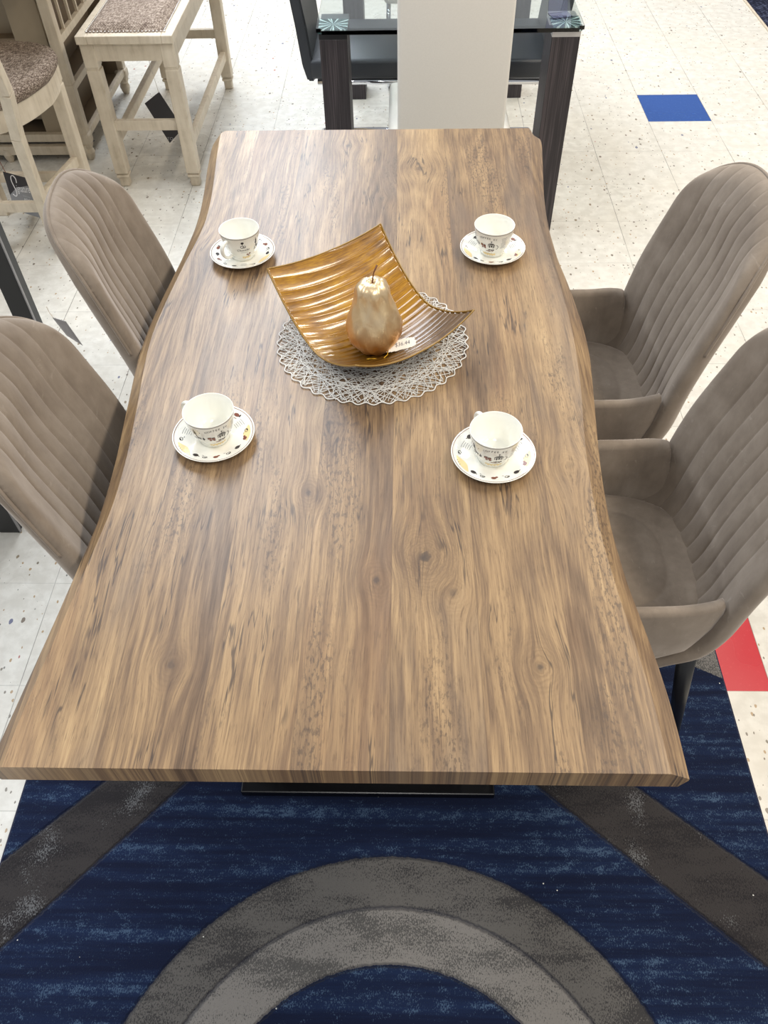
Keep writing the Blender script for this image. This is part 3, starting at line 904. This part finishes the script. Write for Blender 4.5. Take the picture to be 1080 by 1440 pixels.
BTH = .640
plat = thing('square_platter', 'square amber glass platter with ribbed curved sides on the placemat', 'platter', (-.064, 1.276, .7645), BTH)
S1, S2 = .133, .149
def prof_t(t):        # t=-1 far-left wall (+y local), t=1 near-right wall
    return .114 * max(0, (-t + .12) / 1.12) ** 1.75 + .052 * max(0, (t - .12) / .88) ** 1.7
def plz(s, t):
    b = .010 + .024 * (t + 1) / 2 + .004
    return prof_t(t) + b * abs(s) ** 2.2
bm = bmesh.new(); NS, NTt = 56, 260
topv, botv = [], []
for j in range(NTt + 1):
    t = -1 + 2 * j / NTt; ra, rb = [], []
    for i in range(NS + 1):
        s = -1 + 2 * i / NS
        ph = (t * 9.0 + .12 * math.sin(s * 2.3 + t * 3) + .16 * math.sin(t * 9 + s * 1.5))
        rib = .0020 * (abs(math.sin(PI * ph)) ** .6)
        x = s * S1; y = -t * S2
        z = plz(s, t)
        ra.append(bm.verts.new((x, y, z + .0045 - rib))); rb.append(bm.verts.new((x, y, z)))
    topv.append(ra); botv.append(rb)
for j in range(NTt):
    for i in range(NS):
        bm.faces.new((topv[j][i], topv[j + 1][i], topv[j + 1][i + 1], topv[j][i + 1]))
        bm.faces.new((botv[j][i], botv[j][i + 1], botv[j + 1][i + 1], botv[j + 1][i]))
border = []
for j in range(NTt): border.append(((j, 0), (j + 1, 0))); border.append(((j + 1, NS), (j, NS)))
for i in range(NS): border.append(((0, i + 1), (0, i))); border.append(((NTt, i), (NTt, i + 1)))
for a, b in border:
    f = bm.faces.new((topv[a[0]][a[1]], botv[a[0]][a[1]], botv[b[0]][b[1]], topv[b[0]][b[1]])); f.material_index = 0
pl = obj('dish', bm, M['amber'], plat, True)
bm = bmesh.new(); rim = []
for k in range(40): s = -1 + 2 * k / 40; rim.append((s * S1, S2, plz(s, -1) + .003))
for k in range(60): t = -1 + 2 * k / 60; rim.append((S1, -t * S2, plz(1, t) + .003))
for k in range(40): s = 1 - 2 * k / 40; rim.append((s * S1, -S2, plz(s, 1) + .003))
for k in range(60): t = 1 - 2 * k / 60; rim.append((-S1, -t * S2, plz(-1, t) + .003))
tube(bm, rim, .0016, 8, closed=True)
obj('gilt_rim', bm, M['amberedge'], plat, True)

pear = thing('decorative_pear', 'champagne gold decorative pear standing in the amber platter', 'pear', (-.056, 1.236, .7715), .3)
bm = bmesh.new()
pp = [(0, .003), (.012, .0), (.026, .003), (.040, .013), (.050, .030), (.0535, .047), (.052, .063), (.048, .079), (.0425, .094), (.037, .108), (.0335, .121), (.0315, .132), (.0275, .141), (.019, .148), (.009, .1495), (.004, .147), (0, .145)]
def smoothp(P, m=3):
    out = []
    for k in range(len(P) - 1):
        p0 = P[max(0, k - 1)]; p1 = P[k]; p2 = P[k + 1]; p3 = P[min(len(P) - 1, k + 2)]
        for i in range(m):
            t = i / m
            out.append(tuple(max(0, .5 * (2 * p1[d] + (p2[d] - p0[d]) * t + (2 * p0[d] - 5 * p1[d] + 4 * p2[d] - p3[d]) * t * t + (3 * p1[d] - p0[d] - 3 * p2[d] + p3[d]) * t ** 3)) for d in (0, 1)))
    out.append(P[-1]); return out
lathe(bm, smoothp(pp), 64, wob=lambda a, z: .0012 * math.sin(3 * a + z * 40) + .0009 * math.sin(7 * a - z * 90) + .0006 * math.sin(11 * a + z * 160))
obj('pear_body', bm, M['pear'], pear, True)
bm = bmesh.new(); tube(bm, [(0, 0, .145), (.001, .001, .155), (.004, .002, .166), (.010, .003, .178)], [.0016, .0013, .0013, .0019], 8)
obj('stem', bm, M['stem'], pear, True)

pt = thing('price_tag', 'small white scalloped price tag with gold thread lying in the amber platter', 'tag', (-.006, 1.213, .792))
bm = bmesh.new()
ang = .33; W, Hh = .0315, .0105; out = []
N = 44
for k in range(N):
    px, py = sup(2 * PI * k / N, 4); q = 1 + .05 * math.cos(k * PI)
    out.append((px * W * q, py * Hh * q))
ca, sa_ = math.cos(ang), math.sin(ang)
def tp(u, v, dz=0): return (u * ca - v * sa_, u * sa_ + v * ca, .004 + .10 * u * .35 + v * .35 + dz)
A = [bm.verts.new(tp(u, v)) for u, v in out]; B = [bm.verts.new(tp(u, v, -.0008)) for u, v in out]
bm.faces.new(A); bm.faces.new(B[::-1])
for k in range(N): bm.faces.new((A[k], B[k], B[(k + 1) % N], A[(k + 1) % N]))
card = obj('card', bm, M['card'], pt)
bm = bmesh.new()
for q in text_tris('$36.44', .011, shear=.3, align='CENTER'):
    bm.faces.new([bm.verts.new(tp(u * 1.0 + .004, v - .003, .0004)) for u, v in q])
obj('handwriting', bm, M['inkgrey'], card, recalc=False)
bm = bmesh.new()
tube(bm, [tp(-.026, -.006, .001), tp(-.030, -.014, 0), tp(-.040, -.017, -.003), tp(-.055, -.012, -.004), tp(-.070, -.010, -.003)], .0009, 6)
obj('gold_thread', bm, M['gold'], pt, True)

# ------------------------------------------------------------------ counter-height bench (cream, nailhead seat)
def turned_foot(bm, x, y, w, z1=.06):
    box(bm, (x, y, .030), (w * .74, w * .74, .06), bev=.006)
    box(bm, (x, y, .048), (w * .98, w * .98, .014), bev=.005)
def square_leg(bm, x, y, z1, w=.052, notch=None, z0=.06):
    notch = notch or z1 - .12
    box(bm, (x, y, (z0 + notch) / 2), (w, w, notch - z0), bev=.004)
    box(bm, (x, y, notch + .004), (w * .86, w * .86, .012), bev=.002)
    box(bm, (x, y, (notch + .008 + z1) / 2), (w, w, z1 - notch - .008), bev=.004)
bx0, bx1, by0, by1 = -1.240, -.925, 3.375, 4.395
bench = thing('counter_bench', 'cream painted counter bench with rectangular grey tweed seat and nailheads', 'bench', ((bx0 + bx1) / 2, (by0 + by1) / 2, 0))
def Lc(p): return (p[0] - (bx0 + bx1) / 2, p[1] - (by0 + by1) / 2, p[2])
bm = bmesh.new()
sx0, sx1, sy0, sy1 = bx0 - .030, bx1 + .034, by0 - .045, by1 + .045
c_ = Lc(((sx0 + sx1) / 2, (sy0 + sy1) / 2, .600))
for (cx, cy, wx, wy) in ((sx0 + .022, (sy0 + sy1) / 2, .044, sy1 - sy0), (sx1 - .022, (sy0 + sy1) / 2, .044, sy1 - sy0), ((sx0 + sx1) / 2, sy0 + .022, sx1 - sx0 - .0882, .0438), ((sx0 + sx1) / 2, sy1 - .022, sx1 - sx0 - .0882, .0438)):
    box(bm, Lc((cx, cy, .600)), (wx, wy, .030), bev=.003)
box(bm, Lc(((sx0 + sx1) / 2, (sy0 + sy1) / 2, .594)), (sx1 - sx0 - .05, sy1 - sy0 - .05, .012))
obj('seat_frame', bm, M['cream'], bench)
bm = bmesh.new(); nx, ny = 24, 60; g = []
ix0, ix1, iy0, iy1 = sx0 + .034, sx1 - .034, sy0 + .034, sy1 - .034
for j in range(ny + 1):
    row = []
    for i in range(nx + 1):
        u, v = i / nx, j / ny
        e = min(u * (ix1 - ix0), (1 - u) * (ix1 - ix0), v * (iy1 - iy0), (1 - v) * (iy1 - iy0))
        row.append(bm.verts.new(Lc((ix0 + u * (ix1 - ix0), iy0 + v * (iy1 - iy0), .612 + .030 * (1 - (1 - min(1, e / .05)) ** 2)))))
    g.append(row)
for j in range(ny):
    for i in range(nx): bm.faces.new((g[j][i], g[j][i + 1], g[j + 1][i + 1], g[j + 1][i]))
obj('seat_pad', bm, M['linen'], bench, True, recalc=False)
bm = bmesh.new()
def nails(bm, pts, r=.0050):
    for p in pts:
        m = bmesh.ops.create_icosphere(bm, subdivisions=1, radius=r)
        for v in m['verts']: v.co = Vector((v.co.x, v.co.y, max(v.co.z * .6, 0))) + Vector(p)
pts = []; k = 0
while ix0 + .006 + k * .0145 < ix1: pts += [Lc((ix0 + .006 + k * .0145, iy0 + .003, .6185)), Lc((ix0 + .006 + k * .0145, iy1 - .003, .6185))]; k += 1
k = 0
while iy0 + .006 + k * .0145 < iy1: pts += [Lc((ix0 + .003, iy0 + .006 + k * .0145, .6185)), Lc((ix1 - .003, iy0 + .006 + k * .0145, .6185))]; k += 1
nails(bm, pts)
tag(obj('nailhead_trim', bm, M['nail'], bench, True), kind='stuff')
bm = bmesh.new()
box(bm, Lc(((bx0 + bx1) / 2, by0 - .012, .552)), (bx1 - bx0, .020, .070), bev=.002); box(bm, Lc(((bx0 + bx1) / 2, by1 + .012, .552)), (bx1 - bx0, .020, .070), bev=.002)
box(bm, Lc((bx0 - .012, (by0 + by1) / 2, .552)), (.020, by1 - by0, .070), bev=.002); box(bm, Lc((bx1 + .012, (by0 + by1) / 2, .552)), (.020, by1 - by0, .070), bev=.002)
obj('apron', bm, M['cream'], bench)
for x in (bx0, bx1):
    for y in (by0, by1):
        bm = bmesh.new(); square_leg(bm, *Lc((x, y, 0))[:2], .588, .055, .485); turned_foot(bm, *Lc((x, y, 0))[:2], .055)
        obj('leg', bm, M['cream'], bench)
for a, b in (((bx0, by0, .262), (bx1, by0, .262)), ((bx0, by1, .262), (bx1, by1, .262)), ((bx0, by0, .185), (bx0, by1, .185)), ((bx1, by0, .165), (bx1, by1, .165))):
    bm = bmesh.new(); beam(bm, Lc(a), Lc(b), .026, .040); obj('stretcher', bm, M['cream'], bench)

# hang tag of the bench
t = thing('hang_tag', 'black hang tag on a thin string dangling under the cream bench', 'tag', (-1.07, 3.58, 0))
bm = bmesh.new()
v4 = [(.008, 0, .310), (-.067, 0, .262), (.006, -.004, .090), (.080, -.004, .155)]
f = [bm.verts.new(v) for v in v4] + [bm.verts.new((v[0], v[1] + .0015, v[2])) for v in v4]
for q in ((0, 1, 2, 3), (7, 6, 5, 4), (0, 4, 5, 1), (1, 5, 6, 2), (2, 6, 7, 3), (3, 7, 4, 0)): bm.faces.new([f[i] for i in q])
card = obj('card', bm, M['tagblack'], t)
bm = bmesh.new()
for q in text_tris('TO', .022, align='CENTER'): bm.faces.new([bm.verts.new((.012 + u * .9 + v * .1, -.0062, .104 + v * .9)) for u, v in q])
obj('lettering', bm, M['tagmid'], card, recalc=False)
bm = bmesh.new(); tube(bm, [(.006, 0, .306), (-.004, .002, .40), (-.018, .010, .585)], .0012, 6); obj('string', bm, M['card'], t)

# ------------------------------------------------------------------ counter stool with rounded seat, at the left edge
stool = thing('counter_stool', 'cream counter stool with rounded grey tweed seat at the left edge', 'stool', (-1.52, 2.93, 0))
SO = (-1.52, 2.93)
def Ls(x, y, z): return (x - SO[0], y - SO[1], z)
def seatplan(k, N, inset=0.0):
    px, py = sup(2 * PI * k / N, 3.0)
    hw = (.262 if py > 0 else .262 - .060 * (-py)) - inset
    return -1.515 + hw * px, 2.955 + (.285 - inset) * py
bm = bmesh.new(); N = 72
loft(bm, [[Ls(*seatplan(k, N, i), z) for k in range(N)] for i, z in ((.012, .596), (.004, .606), (.0, .618), (.006, .632), (.020, .641), (.06, .648), (.12, .651), (.2, .652))])
obj('seat_pad', bm, M['tweed'], stool, True)
bm = bmesh.new()
loft(bm, [[Ls(*seatplan(k, N, i), z) for k in range(N)] for i, z in ((.022, .520), (.018, .524), (.018, .592), (.022, .596))])
auto_smooth(obj('apron', bm, M['cream'], stool), 30)
# front legs (towards the island) and raked back posts
for x in (-1.318, -1.715):
    bm = bmesh.new(); p = Ls(x, 3.135, 0); square_leg(bm, p[0], p[1], .596, .050, .520, 0.0)
    obj('leg', bm, M['cream'], stool)
for x in (-1.372, -1.665):
    bm = bmesh.new()
    sgn = 1 if x > -1.5 else -1
    prev = None
    P_ = [(x - .012 * sgn, 2.835, .0), (x, 2.80, .20), (x + .05 * sgn, 2.70, .52), (x + .085 * sgn, 2.66, .68), (x + .085 * sgn, 2.60, 1.02)]
    for a, b in zip(P_[:-1], P_[1:]):
        beam(bm, Ls(*a), Ls(*b), .036, .042, up=(0, 1, 0))
    obj('back_post', bm, M['cream'], stool)
bm = bmesh.new(); box(bm, Ls(-1.52, 2.612, .98), (.50, .026, .10), bev=.006); obj('top_rail', bm, M['cream'], stool)
for a, b in (((-1.378, 2.815, .205), (-1.66, 2.815, .205)), ((-1.375, 2.83, .235), (-1.325, 3.12, .235)), ((-1.662, 2.83, .235), (-1.712, 3.12, .235)), ((-1.33, 3.135, .16), (-1.70, 3.135, .16))):
    bm = bmesh.new(); beam(bm, Ls(*a), Ls(*b), .024, .038); obj('stretcher', bm, M['cream'], stool)

t = thing('hang_tag', 'grey and black hang tag with white script lettering hanging from the rounded stool', 'tag', (-1.535, 3.0, 0))
bm = bmesh.new()
v4 = [(-.045, 0, .250), (.055, -.006, .222), (.047, -.015, .060), (-.052, -.012, .095)]
def tg(u, v, d=0):   # u,v in 0..1 from lower left
    a = Vector(v4[3]).lerp(Vector(v4[2]), u); b = Vector(v4[0]).lerp(Vector(v4[1]), u); p = a.lerp(b, v); return (p.x, p.y - d, p.z)
f = [bm.verts.new(v) for v in v4] + [bm.verts.new((v[0], v[1] + .0015, v[2])) for v in v4]
for q in ((0, 1, 2, 3), (7, 6, 5, 4), (0, 4, 5, 1), (1, 5, 6, 2), (2, 6, 7, 3), (3, 7, 4, 0)): bm.faces.new([f[i] for i in q])
card = obj('card', bm, M['tagblack'], t)
bm = bmesh.new()
bm.faces.new([bm.verts.new(tg(u, v, .0006)) for u, v in ((0, 0), (1, 0), (1, .62), (.82, .80), (.35, .66), (.0, .40))])
obj('grey_field', bm, M['taggrey'], card, recalc=False)
bm = bmesh.new()
for q in text_tris('ignature', .17, shear=.35): bm.faces.new([bm.verts.new(tg(.33 + u * .95, .56 + v * 1.6 + u * .12, .0012)) for u, v in q])
for q in text_tris('ASHLEY', .11): bm.faces.new([bm.verts.new(tg(.53 + u, .375 + v * .85, .0012)) for u, v in q])
obj('lettering', bm, M['tagwhite'], card, recalc=False)
bm = bmesh.new()
for q in text_tris('DESIGN BY', .06): bm.faces.new([bm.verts.new(tg(.52 + u * .95, .475 + v, .0012)) for u, v in q])
obj('small_lettering', bm, M['tagmid'], card, recalc=False)
bm = bmesh.new()
sc = [(.42, .80), (.43, .90), (.36, .97), (.27, .93), (.24, .82), (.27, .70), (.31, .58), (.29, .46), (.22, .42), (.14, .46)]
tube(bm, [tg(u, v, .0012) for u, v in smoothp(sc, 4)], .0019, 6)
obj('script_initial', bm, M['tagwhite'], card, True)
bm = bmesh.new(); tube(bm, [(-.035, 0, .247), (-.05, .0, .36), (-.06, .01, .53)], .0014, 6); obj('string', bm, M['inkbrown'], t)

# ------------------------------------------------------------------ kitchen island behind the stool
isl = thing('kitchen_island', 'cream kitchen island with slatted wine rack and dark open shelves', 'island', (-1.9, 3.98, 0))
def Li(x, y, z): return (x + 1.9, y - 3.98, z)
IX1, IX0, IY0, IY1 = -1.440, -2.36, 3.62, 4.345
bm = bmesh.new(); box(bm, Li(-1.90, 3.70, .905), (1.30, 1.56, .034), bev=.005); obj('countertop', bm, M['cream'], isl)
bm = bmesh.new(); box(bm, Li(-1.90, 3.76, .872), (1.06, 1.30, .036), bev=.003); obj('top_moulding', bm, M['cream'], isl)
for x in (IX1, IX0):
    for y in (IY0, IY1):
        bm = bmesh.new(); p = Li(x - .022 if x == IX1 else x, y, 0)
        box(bm, (p[0], p[1], .46), (.046, .046, .80), bev=.004)
        # bracket-cut block then turned foot
        box(bm, (p[0], p[1], .325), (.052, .052, .018), bev=.005); box(bm, (p[0], p[1], .10), (.060, .060, .05), bev=.012)
        lathe(bm, [(0, 0), (.014, 0), (.020, .012), (.026, .035), (.020, .052), (.026, .064), (.026, .08), (0, .08)], 20, c=(p[0], p[1], 0))
        obj('leg', bm, M['cream'], isl)
bm = bmesh.new(); p = Li(-1.835, 3.60, 0)
lathe(bm, [(0, 0), (.012, 0), (.018, .012), (.024, .035), (.018, .05), (.02, .06), (0, .06)], 20, c=p); obj('foot', bm, M['cream'], isl)
for x_, w_ in ((-1.568, .135), (-2.24, .17)):
    bm = bmesh.new(); box(bm, Li(x_, 3.635, .47), (w_, .018, .76), bev=.002); obj('stile', bm, M['greige'], isl)
bm = bmesh.new(); box(bm, Li(-1.90, 3.70, .50), (.86, .014, .70), bev=.001); obj('back_panel', bm, M['greige'], isl)
bm = bmesh.new()
box(bm, Li(-1.9, 3.615, .105), (.90, .030, .034), bev=.002); box(bm, Li(-1.9, 3.600, .055), (.88, .030, .040), bev=.002)
obj('base_rail', bm, M['cream'], isl)
bm = bmesh.new()
box(bm, Li(-1.9, (IY0 + IY1) / 2, .095), (.86, .70, .018)); box(bm, Li(-1.9, (IY0 + IY1) / 2, .315), (.86, .70, .018))
box(bm, Li(-1.9, (IY0 + IY1) / 2, .50), (.86, .70, .016)); box(bm, Li(-1.55, (IY0 + IY1) / 2, .30), (.012, .68, .42))
obj('shelf', bm, M['creamdark'], isl)
for z in (.50, .315, .110, .70):
    bm = bmesh.new(); beam(bm, Li(IX1 - .012, IY0, z), Li(IX1 - .012, IY1, z), .022, .030 if z != .70 else .04); obj('side_rail', bm, M['cream'], isl)
for k in range(6):
    bm = bmesh.new(); y = IY0 + .10 + k * .105; beam(bm, Li(IX1 - .012, y, .51), Li(IX1 - .012, y, .69), .012, .012, bev=.001); obj('rack_slat', bm, M['cream'], isl)
bm = bmesh.new(); box(bm, Li(-1.9, IY1 - .02, .41), (.86, .012, .62)); obj('rear_panel', bm, M['creamdark'], isl)

# ------------------------------------------------------------------ black-legged table beyond the left edge
bt = thing('side_table', 'black square-legged table at the left edge of the picture', 'table', (-1.42, 1.66, 0))
bm = bmesh.new(); box(bm, (0, 0, .755), (.66, .70, .03), bev=.004); obj('tabletop', bm, M['blackmetal'], bt)
for x in (-.29, .30):
    for y in (-.255, .275):
        bm = bmesh.new(); box(bm, (x, y, .37), (.058, .045, .74), bev=.002); l_ = obj('leg', bm, M['blackmetal'], bt)
        bm = bmesh.new(); box(bm, (x + .030, y - .018, .37), (.003, .008, .738)); obj('edge_highlight', bm, M['edgehighlight'], l_)  # added strip: the metallic highlight on the tube's edge, put into colour

# ------------------------------------------------------------------ glass dining set at the top
GX0, GX1, GY0, GY1 = -.292, .600, 2.945, 4.40
GB = ((GX0 + GX1) / 2, (GY0 + GY1) / 2)
gt = thing('glass_table', 'clear glass dining table on four dark grained slab legs', 'table', (GB[0], GB[1], 0))
def Lg(x, y, z): return (x - GB[0], y - GB[1], z)
bm = bmesh.new(); box(bm, Lg(GB[0], GB[1], .750), (GX1 - GX0 + .012, GY1 - GY0 + .012, .012))
es = [e for e in bm.edges if abs(e.verts[0].co.z - e.verts[1].co.z) > .005]
bmesh.ops.bevel(bm, geom=es, offset=.02, segments=5, affect='EDGES')
obj('glass_top', bm, M['glass'], gt)
# dark band along the near edge of the glass where the frame sits
for y in (GY0 + .028, GY1 - .028):
    bm = bmesh.new(); box(bm, Lg(GB[0], y, .738), (GX1 - GX0 - .19, .010, .012), bev=.001); obj('edge_rail', bm, M['blackmetal'], gt)
for sx in (0, 1):
    for sy in (0, 1):
        cx = GX0 + .050 if sx == 0 else GX1 - .050
        cy = GY0 + .100 if sy == 0 else GY1 - .085
        bm = bmesh.new(); box(bm, Lg(cx, cy, .360), (.096, .160, .720), bev=.002); lg = obj('leg', bm, M['darkwood'], gt)
        bm = bmesh.new(); box(bm, Lg(cx, cy, .7295), (.097, .161, .019), bev=.001); obj('steel_cap', bm, M['caplight'] if sx else M['blackmetal'], lg)
        bm = bmesh.new(); q = Lg(cx, cy - (.035 if sy == 0 else -.035), .742); box(bm, q, (.100, .100, .004))
        obj('starburst_disc', bm, mat_starburst(q[0], q[1]), lg)

sign = thing('sign_holder', 'small lilac acrylic sign holder on the glass table corner', 'sign holder', (.530, 3.075, .7565), .25)
bm = bmesh.new()
box(bm, (0, -.022, .001), (.070, .052, .002)); box(bm, (0, .010, .035), (.070, .002, .070), Matrix.Rotation(-.25, 3, 'X'))
obj('acrylic_panel', bm, M['acrylic'], sign)

# white high-back chair in front of the glass table
def white_chair(label, loc, rz):
    t = thing('highback_chair', label, 'chair', loc, rz)
    bm = bmesh.new(); vs = box(bm, (0, -.02, .74), (.366, .052, .68), bev=.012, seg=3)
    obj('backrest', bm, M['whiteleather'], t, True); auto_smooth(D.objects[t.name] and [o for o in D.objects if o.parent is t][0], 60)
    bm = bmesh.new(); box(bm, (0, .225, .435), (.435, .44, .085), bev=.022, seg=4); auto_smooth(obj('seat', bm, M['whiteleather'], t, True), 60)
    for s in (-1, 1):
        bm = bmesh.new(); x = s * .195
        tube(bm, [(x, .05, .385), (x, .40, .385), (x, .435, .35), (x, .435, .05), (x, .40, .014), (x, -.02, .014)], .0115, 10)
        lg = obj('leg', bm, M['chrome'], t, True)
    bm = bmesh.new(); tube(bm, [(-.195, -.02, .014), (.195, -.02, .014)], .0115, 10); obj('stretcher', bm, M['chrome'], t, True)
    return t
wc = white_chair('white leather high-back chair with its back to the wooden table', (.162, 2.80, 0), 0)
wc2 = clone(wc, (.12, 4.76, 0), PI, 'white leather high-back chair at the far end of the glass table')

# black chairs either side of the glass table
def black_chair(label, loc, rz, group):
    t = thing('cantilever_chair', label, 'chair', loc, rz, group)
    # local: faces +x, back at -x
    bm = bmesh.new(); box(bm, (0, 0, .445), (.44, .44, .075), bev=.016, seg=3); auto_smooth(obj('seat', bm, M['blackleather'], t, True), 60)
    bm = bmesh.new()
    L = []
    for z, x, th in ((.40, -.215, .03), (.46, -.225, .045), (.60, -.240, .045), (.80, -.270, .04), (.98, -.305, .03), (1.0, -.308, .016)):
        L.append([(x - th / 2, -.215, z), (x + th / 2, -.215, z), (x + th / 2, .215, z), (x - th / 2, .215, z)])
    loft(bm, L); bmesh.ops.bevel(bm, geom=bm.edges[:], offset=.006, segments=2, affect='EDGES')
    auto_smooth(obj('backrest', bm, M['blackleather'], t, True), 60)
    for s in (-1, 1):
        bm = bmesh.new(); y = s * .205
        tube(bm, [(-.19, y, .395), (.17, y, .395), (.205, y, .36), (.215, y, .05), (.18, y, .014), (-.22, y, .014)], .0115, 10)
        obj('leg', bm, M['chrome'], t, True)
    bm = bmesh.new(); tube(bm, [(-.22, -.205, .014), (-.22, .205, .014)], .0115, 10); obj('stretcher', bm, M['chrome'], t, True)
    return t
bc = black_chair('black faux leather chair on the left side of the glass table', (-.165, 3.655, 0), 0, 'black chairs at the glass table')
bc2 = clone(bc, (.375, 3.640, 0), PI, 'black faux leather chair on the right side of the glass table')

# ------------------------------------------------------------------ camera
cam = D.cameras.new('camera'); co = D.objects.new('camera', cam); C.objects.link(co)
F, PITCH, ROLL, H, YAW = 1109.58, .872505, -.025889, 1.74476, .0370675
cam.sensor_fit = 'VERTICAL'; cam.sensor_height = 24.0; cam.lens = F / 1440 * 24.0
cam.clip_start = .05; cam.clip_end = 60
# camera axes from yaw, pitch and roll
cyw, syw = math.cos(YAW), math.sin(YAW)
fwd = Vector((-syw * math.cos(PITCH), cyw * math.cos(PITCH), -math.sin(PITCH)))
right = Vector((cyw, syw, 0)); up = right.cross(fwd)
cr, sr = math.cos(ROLL), math.sin(ROLL)
r2 = right * cr + up * sr; u2 = up * cr - right * sr
co.matrix_world = Matrix(((r2.x, u2.x, -fwd.x, 0), (r2.y, u2.y, -fwd.y, 0), (r2.z, u2.z, -fwd.z, H), (0, 0, 0, 1)))
bpy.context.scene.camera = co

# ------------------------------------------------------------------ light: ceiling panels of the showroom, daylight-tinted ambient
def panel(name, loc, sx, sy, power, col):
    l = D.lights.new(name, 'AREA'); l.shape = 'RECTANGLE'; l.size = sx; l.size_y = sy; l.energy = power; l.color = col
    o = D.objects.new(name, l); C.objects.link(o); o.location = loc
    return o
COOL = (.86, .92, 1.0); WARM = (1.0, .90, .76); NEUT = (1.0, .97, .92)
for y, e in ((3.4, 58), (5.4, 76), (7.6, 95)): panel('ceiling_lamp', (-1.1, y, 3.3), 1.2, 1.7, e, COOL)
for y in (-.6, 1.6, 3.8, 6.0): panel('ceiling_lamp', (1.9, y, 3.3), .4, 1.2, 44, WARM)
panel('ceiling_lamp', (-.1, -.7, 3.3), .4, 1.2, 32, NEUT)
panel('ceiling_lamp', (-3.2, 1.5, 3.3), .5, 1.2, 72, COOL)
w = D.worlds.new('showroom'); bpy.context.scene.world = w; w.use_nodes = True
w.node_tree.nodes['Background'].inputs[0].default_value = (.93, .96, 1.0, 1); w.node_tree.nodes['Background'].inputs[1].default_value = .42
sc_ = bpy.context.scene
sc_.view_settings.view_transform = 'Standard'; sc_.view_settings.look = 'None'; sc_.view_settings.gamma = 1
sc_.view_settings.exposure = 0.1; sc_.view_settings.use_curve_mapping = False
sc_.cycles.max_bounces = 8; sc_.cycles.transparent_max_bounces = 12
